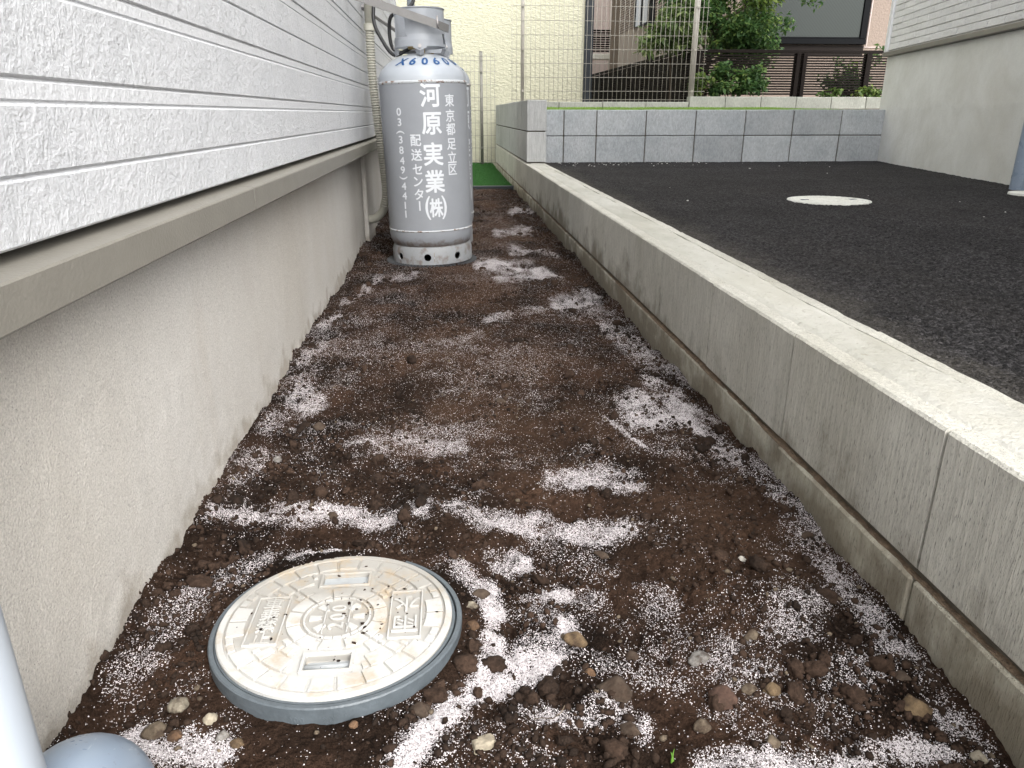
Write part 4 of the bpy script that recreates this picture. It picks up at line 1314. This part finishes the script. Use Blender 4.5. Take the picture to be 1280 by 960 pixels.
pad = thing('cylinder_pad', 'dark ribbed plastic pad under the front gas cylinder', 'pad', (CYL[0], CYL[1], -.01))
pm = MB().lathe([(.02, -.02), (.198, -.02), (.198, -.0095), (.02, -.0095)], 48, (CYL[0], CYL[1], 0)); pm.build('plate', M['base_pad'], pad)
pr_ = MB()
for k in range(72):
    a = 2 * math.pi * k / 72
    d = Vector((math.cos(a), math.sin(a), 0)); u = Vector((-d.y, d.x, 0)) * .0035
    c = Vector((CYL[0], CYL[1], 0)); z0 = Vector((0, 0, -.0094)); z1 = Vector((0, 0, -.0015))
    p = [c + d * .165 - u, c + d * .204 - u, c + d * .204 + u, c + d * .165 + u]
    pr_.add([q + z0 for q in p] + [q + z1 for q in p], [(4, 5, 6, 7), (0, 1, 5, 4), (1, 2, 6, 5), (2, 3, 7, 6), (3, 0, 4, 7)])
o = pr_.build('rib', M['base_pad'], pad); o['kind'] = 'stuff'

# bracket arm, hoses, conduit
ba = thing('bracket_arm', 'flat steel bar from the wall across the top of the front gas cylinder', 'bracket', (-.386, 3.268, 1.066))
def flat_bar(a, b, w, t):
    a, b = Vector(a), Vector(b); d = (b - a).normalized(); up = Vector((0, 0, 1)); s = d.cross(up).normalized(); up = s.cross(d)
    V = []
    for p in (a, b):
        for (i, j) in ((-1, -1), (1, -1), (1, 1), (-1, 1)): V.append(p + s * t / 2 * i + up * w / 2 * j)
    return V, [(0, 1, 2, 3)[::-1], (4, 5, 6, 7), (0, 4, 5, 1)[::-1], (1, 5, 6, 2)[::-1], (2, 6, 7, 3)[::-1], (3, 7, 4, 0)[::-1]]
V, F = flat_bar((-.386, 3.268, 1.066), (-.022, 3.268, .953), .030, .006); MB().add(V, F).build('bar', M['steel'], ba)
V, F = flat_bar((-.022, 3.268, .953), (.018, 3.31, .943), .030, .005); MB().add(V, F).build('bar_end', M['steel'], ba)
MB().tube([(-.026, 3.262, .985), (-.026, 3.262, .96), (-.024, 3.263, .945)], .004, 8).build('hook', M['bolt'], ba, True)
b2 = thing('small_bracket', 'thin metal stay bolted to the siding behind the conduit', 'bracket', (-.385, 3.9, 1.09))
V, F = flat_bar((-.380, 3.93, 1.088), (-.2, 3.60, .955), .013, .008); MB().add(V, F).build('stay', M['steel'], b2)
MB().tube([(-.392, 3.93, 1.092), (-.34, 3.93, 1.092)], .012, 8).build('anchor_bolt', M['bolt'], b2)
MB().tube([(-.362, 3.93, 1.092), (-.352, 3.93, 1.092)], .020, 6).build('nut', M['bolt'], b2)

def bez(pts, n=10):
    P = [Vector(p) for p in pts]; out = []
    for i in range(len(P) - 1):
        p0, p1, p2, p3 = P[max(i - 1, 0)], P[i], P[i + 1], P[min(i + 2, len(P) - 1)]
        for k in range(n):
            t = k / n
            out.append(.5 * ((2 * p1) + (p2 - p0) * t + (2 * p0 - 5 * p1 + 4 * p2 - p3) * t * t + (3 * p1 - p0 - 3 * p2 + p3) * t ** 3))
    out.append(P[-1]); return out
h = MB().tube(bez([(-.28, 3.5, 1.35), (-.284, 3.46, 1.10), (-.290, 3.44, .985), (-.262, 3.42, .915), (-.214, 3.40, .852), (-.16, 3.40, .868), (-.13, 3.39, .882)]), .0075, 12)
props(h.build('gas_hose', M['black_rubber'], None, True), 'black hose looping down beside the conduit into the front cylinder valve', 'hose')
h = MB().tube(bez([(-.10, 3.62, 1.30), (-.12, 3.52, 1.09), (-.155, 3.46, 1.03), (-.222, 3.47, 1.00), (-.226, 3.47, .90), (-.19, 3.44, .865), (-.10, 3.70, .89), (-.07, 3.83, .89)]), .0075, 12)
props(h.build('gas_hose', M['black_rubber'], None, True), 'black hose bending behind the guard towards the rear cylinder', 'hose')
h = MB().tube([(-.145, 3.66, 1.0), (-.135, 3.64, 1.30)], .017, 16)
props(h.build('supply_pipe', M['white_pvc'], None, True), 'white supply pipe above the gas cylinder guard', 'pipe')

cd = thing('flexible_conduit', 'beige corrugated conduit hanging down the white house wall into an elbow', 'conduit', (-.35, 3.8, 0))
path = bez([(-.341, 3.80, .985), (-.343, 3.80, .90), (-.340, 3.80, .734), (-.326, 3.80, .538), (-.313, 3.80, .352), (-.310, 3.80, .245), (-.322, 3.81, .185)], 36)
fine = []
L = 0; Ls = [0]
for a, b in zip(path[:-1], path[1:]): L += (b - a).length; Ls.append(L)
nn = 520
rad = []
for k in range(nn):
    t = L * k / (nn - 1); j = max(0, min(len(Ls) - 2, int(np.searchsorted(Ls, t) - 1)))
    f = (t - Ls[j]) / max(1e-9, Ls[j + 1] - Ls[j]); fine.append(path[j].lerp(path[j + 1], f)); rad.append(.0195 + .0028 * math.sin(t / .0115 * 2 * math.pi))
MB().tube(fine, rad, 20).build('corrugated_hose', M['conduit'], cd, True)
MB().tube([(-.341, 3.80, .985), (-.341, 3.80, 1.6)], .0205, 20).build('upper_tube', M['conduit'], cd, True)
o = MB().lathe([(.021, 0), (.027, .002), (.027, .03), (.021, .032)], 24, (-.341, 3.80, .978)).build('coupling', M['conduit'], cd); smooth_angle(o.data)
MB().tube(bez([(-.320, 3.81, .195), (-.334, 3.82, .158), (-.366, 3.83, .128), (-.405, 3.84, .118), (-.45, 3.85, .116)], 8), .0205, 20).build('elbow', M['conduit'], cd, True)

# ------------------------------------------------------------------ THINGS ON THE ASPHALT
mv = thing('asphalt_manhole', 'white round manhole cover in the dark asphalt', 'manhole cover', (1.68, 3.23, .2505))
o = MB().lathe([(.002, .0115), (.163, .0115), (.165, .0095), (.165, -.03)], 96, (1.68, 3.23, .2505)).build('lid', M['white_cover'], mv); smooth_angle(o.data)
MB().lathe([(.1665, -.03), (.1665, .0105), (.175, .0105), (.178, -.03)], 96, (1.68, 3.23, .2505)).build('frame_ring', M['white_cover'], mv)
tb = MB()
for r0, n in ((.145, 40), (.115, 32), (.085, 24), (.055, 16)):
    for k in range(n):
        a = 2 * math.pi * k / n; c = Vector((1.68 + r0 * math.cos(a), 3.23 + r0 * math.sin(a), .2617)); 
        tb.box(c - Vector((.007, .007, 0)), c + Vector((.007, .007, .0022)), .0008)
tb.build('raised_pattern', M['white_cover'], o)
for s in (-1, 1):
    MB().box((1.68 + s * .11 - .016, 3.222, .2605), (1.68 + s * .11 + .016, 3.238, .2647), .001).build('lift_slot', M['ring'], o)
lc2 = MB().lathe([(.001, .009), (.085, .009), (.088, .007), (.09, -.01)], 48, (2.775, 3.42, .257))
o = lc2.build('drain_cover', M['white_cover']); smooth_angle(o.data)
props(o, 'small flat pale drain cap on the asphalt at the foot of the grey post', 'drain cap')

# ------------------------------------------------------------------ RIGHT HOUSE
RC = Vector((3.469, 5.851)); 
from math import atan2
pe = Vector((3.05, 3.97)); ru = (pe - RC).normalized(); rn = Vector((ru.y, -ru.x))   # rn points to the left, at the viewer
if rn.x > 0: rn = -rn
def rp(s, d, z): q = RC + ru * s + rn * d; return (q.x, q.y, z)
rh = thing('right_house', 'white brick patterned house on the right over a tall trowelled foundation', 'house', rp(3, -3, .257))
def rbox(s0, s1, d0, d1, z0, z1, c=0.0):
    m = MB().box((s0, d0, z0), (s1, d1, z1), c)
    m.v = [rp(*v) for v in m.v]
    m.f = [f[::-1] for f in m.f]
    return m
SC = -.36
rbox(SC, 7, -3, 0, .20, 1.046).build('foundation', M['foundation_b'], rh)
rbox(SC - .035, 7.02, -2.96, .035, 1.048, 1.082, .004).build('drip_edge', M['drip'], rh)
rbox(SC - .005, 7, -2.98, .004, 1.0835, 6.0).build('wall', M['brick_joint'], rh)
rbox(SC - .028, SC + .030, -.03, .028, 1.0845, 6.0, .003).build('corner_trim', M['trim_white'], rh)
rows, BL, BH = 15, .212, .0455
for r_ in range(rows):
    s = SC + .033 - (BL / 2 if r_ % 2 else 0)
    z = 1.092 + r_ * BH
    while s < 2.9:
        s0 = max(s, SC + .033); 
        if s + BL - s0 > .03:
            rbox(s0 + .002, s + BL - .002, .0, .013 + random.uniform(-.002, .002), z + .0015, z + BH - .0015, .003).build('siding_brick', M['brick'], rh)
        s += BL
rbox(SC + .033, 7, -.05, .0125, 1.092 + rows * BH + .002, 5.95).build('upper_wall', M['brick'], rh)

ps = thing('grey_post', 'round grey blue pipe post standing on asphalt before the right foundation', 'post', (2.925, 3.70, .257))
pp = (2.902, 3.66, .257)
o = MB().lathe([(.0405, -.02), (.0405, .385)], 40, pp).build('pipe', M['pvc'], ps, True)
o = MB().lathe([(.040, .385), (.047, .386), (.0475, .39), (.0475, .445), (.0465, .447), (.0385, .447)], 40, pp).build('socket', M['pvc'], ps); smooth_angle(o.data)
MB().lathe([(.0385, .446), (.0385, 2.6)], 40, pp).build('upper_pipe', M['pvc'], ps, True)

# ------------------------------------------------------------------ COPINGS AND MESH FENCES
k1 = thing('terrace_coping', 'upper pale block kerb at the back of the terrace under the brown louvre fence', 'kerb', (3.8, 8.55, .64))
x = 2.668
while x < 5.1:
    me = shared(MC, 'cop', lambda: MB().box((.003, 0, 0), (.402, .12, .20), .004).mesh(False, M['coping_block']))
    o = link('kerb_block', me, k1); o.location = (x, 8.5, .596 + random.uniform(-.0015, .0015)); x += .405
k2 = thing('fence_kerb', 'lower grey block kerb under the wire mesh fence', 'kerb', (1.7, 8.55, .6))
x = .742
while x < 2.6:
    me = shared(MC, 'cop2', lambda: MB().box((.003, 0, 0), (.476, .12, .16), .004).mesh(False, M['coping_block']))
    o = link('kerb_block', me, k2); o.location = (x, 8.505, .582 + random.uniform(-.0015, .0015)); x += .4805

def mesh_fence(name, label, x0, x1, Y, z0, z1, posts, hz, mat, wr=.0024, pr2=.02, pz=None, loc=None):
    f = thing(name, label, 'fence', ((x0 + x1) / 2, Y, z0))
    vm = MB().tube([(0, 0, z0), (0, 0, z1)], wr, 5).mesh(True, mat)
    hm = MB().tube([(x0, 0, 0), (x1, 0, 0)], wr, 5).mesh(True, mat)
    x = x0 + .01
    while x < x1:
        o = link('vertical_wire', vm, f); o.location = (x, Y, 0); x += .05
    for z in hz:
        o = link('horizontal_wire', hm, f); o.location = (0, Y + wr * 2, z)
    for px in posts:
        r_ = pr2 if px < 2.5 else pr2 * 1.5
        po = MB().tube([(px, Y + .03, (pz or z0) - .05), (px, Y + .03, z1 + .02)], r_, 14).build('post', mat, f, True)
        MB().tube([(px, Y + .03, z1 + .02), (px, Y + .03, z1 + .026)], r_ * 1.08, 14).build('post_cap', mat, po)
        for z in hz[2::3]:
            MB().box((px - .012, Y - .008, z - .012), (px + .012, Y + .012, z + .012), .002).build('clip', mat, po)
    return f
hz = [.739, .765] + [.765 + .0865 + .1385 * k for k in range(9)] + [1.99, 2.01]
mesh_fence('mesh_fence', 'tall wire mesh fence on the kerb in front of the cream wall and dark shrubs', .705, 2.845, 8.56, .735, 2.02, (.83, 2.705), hz, M['fence'], pz=.70)
hz = [.03, .06] + [.06 + .15 * k for k in range(1, 8)] + [1.235, 1.285]
mesh_fence('garden_mesh_fence', 'short wire mesh fence behind the green turf between the gas cylinders and the block wall', -1.2, .645, 9.9, .0, 1.315, (.443, -.9), hz, M['fence_dark'], pz=-.02)

# ------------------------------------------------------------------ CREAM BUILDING
cr = thing('cream_building', 'cream stuccoed building filling the gap behind the gas cylinders', 'building', (-1.5, 12, 0))
MB().box((-6, 10.6, -.1), (1.93, 20, 7.5)).build('wall', M['cream'], cr)
MB().box((1.84, 10.56, .60), (1.955, 10.66, 7.4), .004).build('corner_pipe', M['dark_pipe'], cr)

# ------------------------------------------------------------------ LOUVRE FENCES
def louvre(name, label, x0, x1, Y, posts):
    f = thing(name, label, 'fence', ((x0 + x1) / 2, Y, .80))
    me = MB().box((x0, -.008, 0), (x1, .008, .0185), .001).mesh(False, M['louvre'])
    for k in range(16):
        o = link('slat', me, f); o.location = (0, Y, .825 + k * .0272)
    MB().box((x0, Y - .018, 1.268), (x1, Y + .018, 1.302), .002).build('top_rail', M['louvre'], f)
    for px, w in posts:
        MB().box((px - w, Y + .0085, .76), (px + w, Y + .055, 1.266), .002).build('post', M['louvre'], f)
        MB().box((px - w, Y - .030, .76), (px + w, Y - .0085, 1.266), .002).build('post', M['louvre'], f)
    return f
louvre('louvre_fence', 'dark brown louvre fence with thin slats on the kerb below the big window', 2.84, 5.6, 8.90, ((4.02, .022), (4.10, .022), (4.86, .03), (2.87, .03)))
lf = thing('side_louvre_fence', 'dark louvre fence running away behind the wire mesh and shrubs', 'fence', (2.8, 12, .6))
me = MB().box((-.008, 8.95, 0), (.008, 16.5, .018), .001).mesh(False, M['louvre'])
for k in range(18):
    o = link('slat', me, lf); o.location = (2.80, 0, .80 + k * .0272)
MB().box((2.78, 8.94, 1.292), (2.82, 16.5, 1.325)).build('top_rail', M['louvre'], lf)
for y in np.arange(9.3, 16.5, 1.0):
    MB().box((2.809, y - .03, .5), (2.86, y + .03, 1.29)).build('post', M['louvre'], lf)
MB().box((2.87, 8.95, .5), (2.89, 16.5, 1.285)).build('shade_backing', M['louvre'], lf)  # dark sheet added behind the slats so their gaps look shaded

# ------------------------------------------------------------------ PINK BROWN HOUSE
ph = thing('pink_house', 'pink brown stuccoed house with a large black framed window behind the louvre fence', 'house', (6, 14, .6))
PX, PY = 3.62, 11.0
MB().box((PX, PY, .6), (9, 17.5, 6.5)).build('wall', M['pink'], ph)
MB().box((PX - .012, PY + .1, .6), (PX - .001, 16.6, 2.165)).build('lower_side_wall', M['pale_pink'], ph)
MB().box((PX - .008, PY + .08, 2.166), (PX - .001, 16.58, 4.4)).build('siding_backing', M['louvre'], ph)
me = MB().box((-.022, PY + .06, 0), (-.009, 16.6, .030), .002).mesh(False, M['pink_slat'])
for k in range(50):
    o = link('siding_slat', me, ph); o.location = (PX, 0, 2.17 + k * .0425)
# big front window
wf = MB()
WX0, WX1, WZ0 = 4.12, 5.90, 1.535
frm = MB().box((WX0, PY - .07, WZ0), (WX1, PY - .002, WZ0 + .07), .004).build('window_sill', M['dark_frame'], ph)
pane = MB().box((WX0 + .09, PY - .045, WZ0 + .075), (WX1 - .10, PY - .012, 3.3)).build('pane', M['glass'], frm)
MB().box((WX0, PY - .065, WZ0 + .072), (WX0 + .085, PY - .003, 3.4), .004).build('frame_side', M['dark_frame'], frm)
MB().box((WX1 - .095, PY - .065, WZ0 + .072), (WX1, PY - .003, 3.4), .004).build('frame_side', M['dark_frame'], frm)
MB().box((WX0 + .087, PY - .060, WZ0 + .0725), (WX1 - .097, PY - .046, WZ0 + .092), .002).build('frame_rail', M['dark_frame'], frm)
MB().box((WX0, PY - .065, 3.402), (WX1, PY - .003, 3.48), .004).build('frame_top', M['dark_frame'], frm)
MB().tube([(WX1 + .025, PY - .04, WZ0 - .02), (WX1 + .025, PY - .04, 4)], .008, 8).build('cable', M['pink_slat'], ph)
MB().box((3.66, PY - .02, 1.40), (5.90, PY - .001, 1.525)).build('base_band', M['louvre'], ph)
for z in (1.44, 1.50):
    MB().box((5.905, PY - .012, z), (8, PY - .001, z + .010)).build('groove_trim', M['pink_slat'], ph)
# window, downpipe and shutter box on the side wall
f2 = MB().box((PX - .05, 14.1, 2.14), (PX - .022, 15.1, 4.0), .004).build('side_window', M['dark_glass'], ph)
for y in (14.08, 14.58, 15.08):
    MB().box((PX - .062, y, 2.10), (PX - .051, y + .05, 4.0), .002).build('frame', M['dark_frame'], f2)
MB().box((PX - .062, 14.135, 2.10), (PX - .051, 14.575, 2.138), .002).build('frame', M['dark_frame'], f2)
MB().box((PX - .05, 11.9, 2.24), (PX - .022, 12.5, 4.0), .004).build('side_window', M['dark_glass'], ph)
MB().tube([(PX - .06, 13.8, .6), (PX - .06, 13.8, 6)], .05, 14).build('downpipe', M['dark_pipe'], ph, True)

fh = thing('far_house', 'distant brown house with a dark balcony seen past the cream wall', 'house', (4.4, 19.5, .6))
MB().box((3.2, 20, .4), (6.4, 23, 6)).build('wall', M['pink_slat'], fh)
MB().box((4.02, 19.6, .4), (4.12, 19.72, 6), .004).build('pillar', M['pale_pink'], fh)
MB().box((4.42, 19.6, .4), (4.50, 19.7, 6), .004).build('pillar', M['dark_frame'], fh)
MB().box((3.5, 19.2, 1.86), (4.40, 19.55, 1.98), .01).build('balcony_slab', M['white_cover'], fh)
for k in range(10):
    MB().box((3.5, 19.22, 2.02 + k * .05), (4.38, 19.25, 2.055 + k * .05)).build('balcony_slat', M['louvre'], fh)

# ------------------------------------------------------------------ VEGETATION
def leaves(clumps, n, lw, ll, droop=.3, seed=0):
    r = np.random.default_rng(seed)
    Vs, Sh = [], []
    wts = np.array([c[6] if len(c) > 6 else c[3] * c[4] * c[5] for c in clumps]) ** .8
    cnt = (wts / wts.sum() * n).astype(int)
    for c, k in zip(clumps, cnt):
        d = r.normal(size=(k, 3)); d /= np.linalg.norm(d, axis=1)[:, None]
        rad = r.random(k) ** .45
        P = np.array(c[:3]) + d * rad[:, None] * np.array(c[3:6])
        P += r.normal(0, .015, (k, 3))
        a = r.random(k) * 6.28; tilt = r.normal(-droop, .5, k)
        ax = np.stack([np.cos(a) * np.cos(tilt), np.sin(a) * np.cos(tilt), np.sin(tilt)], 1)
        side = np.cross(ax, np.stack([r.normal(0, .35, k), r.normal(0, .35, k), np.ones(k)], 1)); side /= np.linalg.norm(side, axis=1)[:, None]
        s = r.uniform(.6, 1.3, k)[:, None]
        nrm = np.cross(side, ax)
        p0 = P; p2 = P + ax * ll * s - np.array([0, 0, .1]) * ll * s
        pm_ = P + ax * ll * .45 * s + nrm * ll * .06
        Vs.append(np.stack([p0, pm_ + side * lw / 2 * s, p2, pm_ - side * lw / 2 * s], 1))
        base = r.random() * .25
        Sh.append(np.clip(base + r.random(k) * .75, 0, 1))
    V = np.concatenate(Vs).reshape(-1, 3); sh = np.repeat(np.concatenate(Sh), 4)
    F = np.arange(len(V)).reshape(-1, 4)
    return V, F, sh
def crown(parent, clumps, n, lw, ll, mat, seed, name='crown'):
    V, F, sh = leaves(clumps, n, lw, ll, seed=seed)
    me = np_mesh(V, F, mat)
    a = me.attributes.new('shade', 'FLOAT', 'POINT'); a.data.foreach_set('value', sh.astype(np.float32))
    return link(name, me, parent)
def rclumps(n, box, r0, r1, seed):
    r = random.Random(seed); out = []
    for _ in range(n):
        q = r.uniform(r0, r1)
        out.append((r.uniform(box[0], box[1]), r.uniform(box[2], box[3]), r.uniform(box[4], box[5]), q, q, q * .75))
    return out
tr = thing('garden_tree', 'dense green tree overhanging the dark louvre fence beside the big window', 'tree', (3.2, 9.75, .6))
tk = MB()
tk.tube(bez([(3.25, 9.75, .55), (3.22, 9.7, 1.1), (3.30, 9.65, 1.7), (3.25, 9.7, 2.5)], 6), [.045 - .0014 * i for i in range(19)], 10)
for (b, e) in (((3.24, 9.7, 1.3), (2.75, 9.5, 1.75)), ((3.28, 9.66, 1.5), (3.8, 9.5, 1.9)), ((3.29, 9.65, 1.65), (3.0, 9.45, 2.3)), ((3.27, 9.67, 1.9), (3.75, 9.6, 2.4)), ((3.24, 9.7, 1.2), (3.7, 9.4, 1.2))):
    m_ = ((Vector(b) + Vector(e)) / 2 + Vector((0, 0, .08)))
    tk.tube(bez([b, m_, e], 5), [.022 - .0018 * i for i in range(11)], 7)
tk.build('trunk', M['bark'], tr, True)
crown(tr, rclumps(34, (2.85, 3.75, 9.2, 10.1, 1.45, 2.9), .16, .34, 3) + rclumps(12, (3.3, 3.85, 9.25, 9.7, 1.05, 1.6), .12, .22, 4) + rclumps(7, (3.9, 4.35, 9.3, 9.8, 1.6, 2.2), .08, .14, 5) + rclumps(10, (2.95, 3.9, 9.0, 9.3, 1.2, 1.75), .12, .2, 6), 20000, .036, .064, M['leaf'], 1)
crown(tr, rclumps(10, (2.75, 4.2, 9.0, 9.7, 1.8, 2.7), .12, .22, 8), 1500, .04, .085, M['leaf_pale'], 2, 'young_leaves')
ls_ = thing('long_leaved_shrub', 'pale long leaved shrub leaning over the fence behind the wire mesh', 'shrub', (2.75, 9.45, .6))
MB().tube(bez([(2.72, 9.45, .55), (2.70, 9.4, 1.0), (2.62, 9.3, 1.4)], 6), [.02 - .001 * i for i in range(13)], 8).build('stem', M['bark'], ls_, True)
crown(ls_, [(2.45, 9.15, 1.46, .20, .18, .14), (2.62, 9.15, 1.60, .22, .22, .18), (2.80, 9.2, 1.48, .20, .2, .18), (2.30, 9.1, 1.36, .12, .12, .09), (2.60, 9.2, 1.38, .16, .18, .10), (2.75, 9.2, 1.80, .16, .18, .14)], 1700, .034, .105, M['leaf_long'], 12)
def shrub(name, label, x, y, z, clumps, n, mat, seed, lw=.035, ll=.06):
    t = thing(name, label, 'shrub', (x, y, z))
    sm = MB()
    for c in clumps[:6]:
        sm.tube(bez([(x, y, z - .03), ((x + c[0]) / 2, (y + c[1]) / 2, (z + c[2]) / 2 + .03), c[:3]], 4), [.007 - .0005 * i for i in range(9)], 6)
    sm.build('stem', M['bark'], t, True)
    crown(t, clumps, n, lw, ll, mat, seed)
shrub('leafy_shrub', 'dark leafy shrub on the kerb in front of the louvre fence under the tree', 3.25, 8.74, .70, rclumps(18, (3.02, 3.60, 8.68, 8.82, .80, 1.12), .05, .12, 21), 1500, M['leaf'], 31)
shrub('leafy_shrub', 'small bright leaved shrub in front of the louvre fence left of the dark one', 2.85, 8.72, .70, rclumps(6, (2.78, 2.98, 8.68, 8.78, .80, 1.0), .04, .09, 22), 260, M['leaf_pale'], 32)
shrub('leafy_shrub', 'shrub growing through the louvre fence slats below the right end of the window', 4.85, 9.15, .70, rclumps(16, (4.45, 5.15, 9.0, 9.3, .80, 1.30), .08, .17, 23), 1300, M['leaf'], 33, .04, .065)
shrub('leafy_shrub', 'low yellow green shrub poking out over the kerb near the right house corner', 4.6, 8.73, .72, rclumps(10, (4.2, 4.95, 8.68, 8.80, .79, .87), .03, .07, 24), 320, M['leaf_pale'], 34)
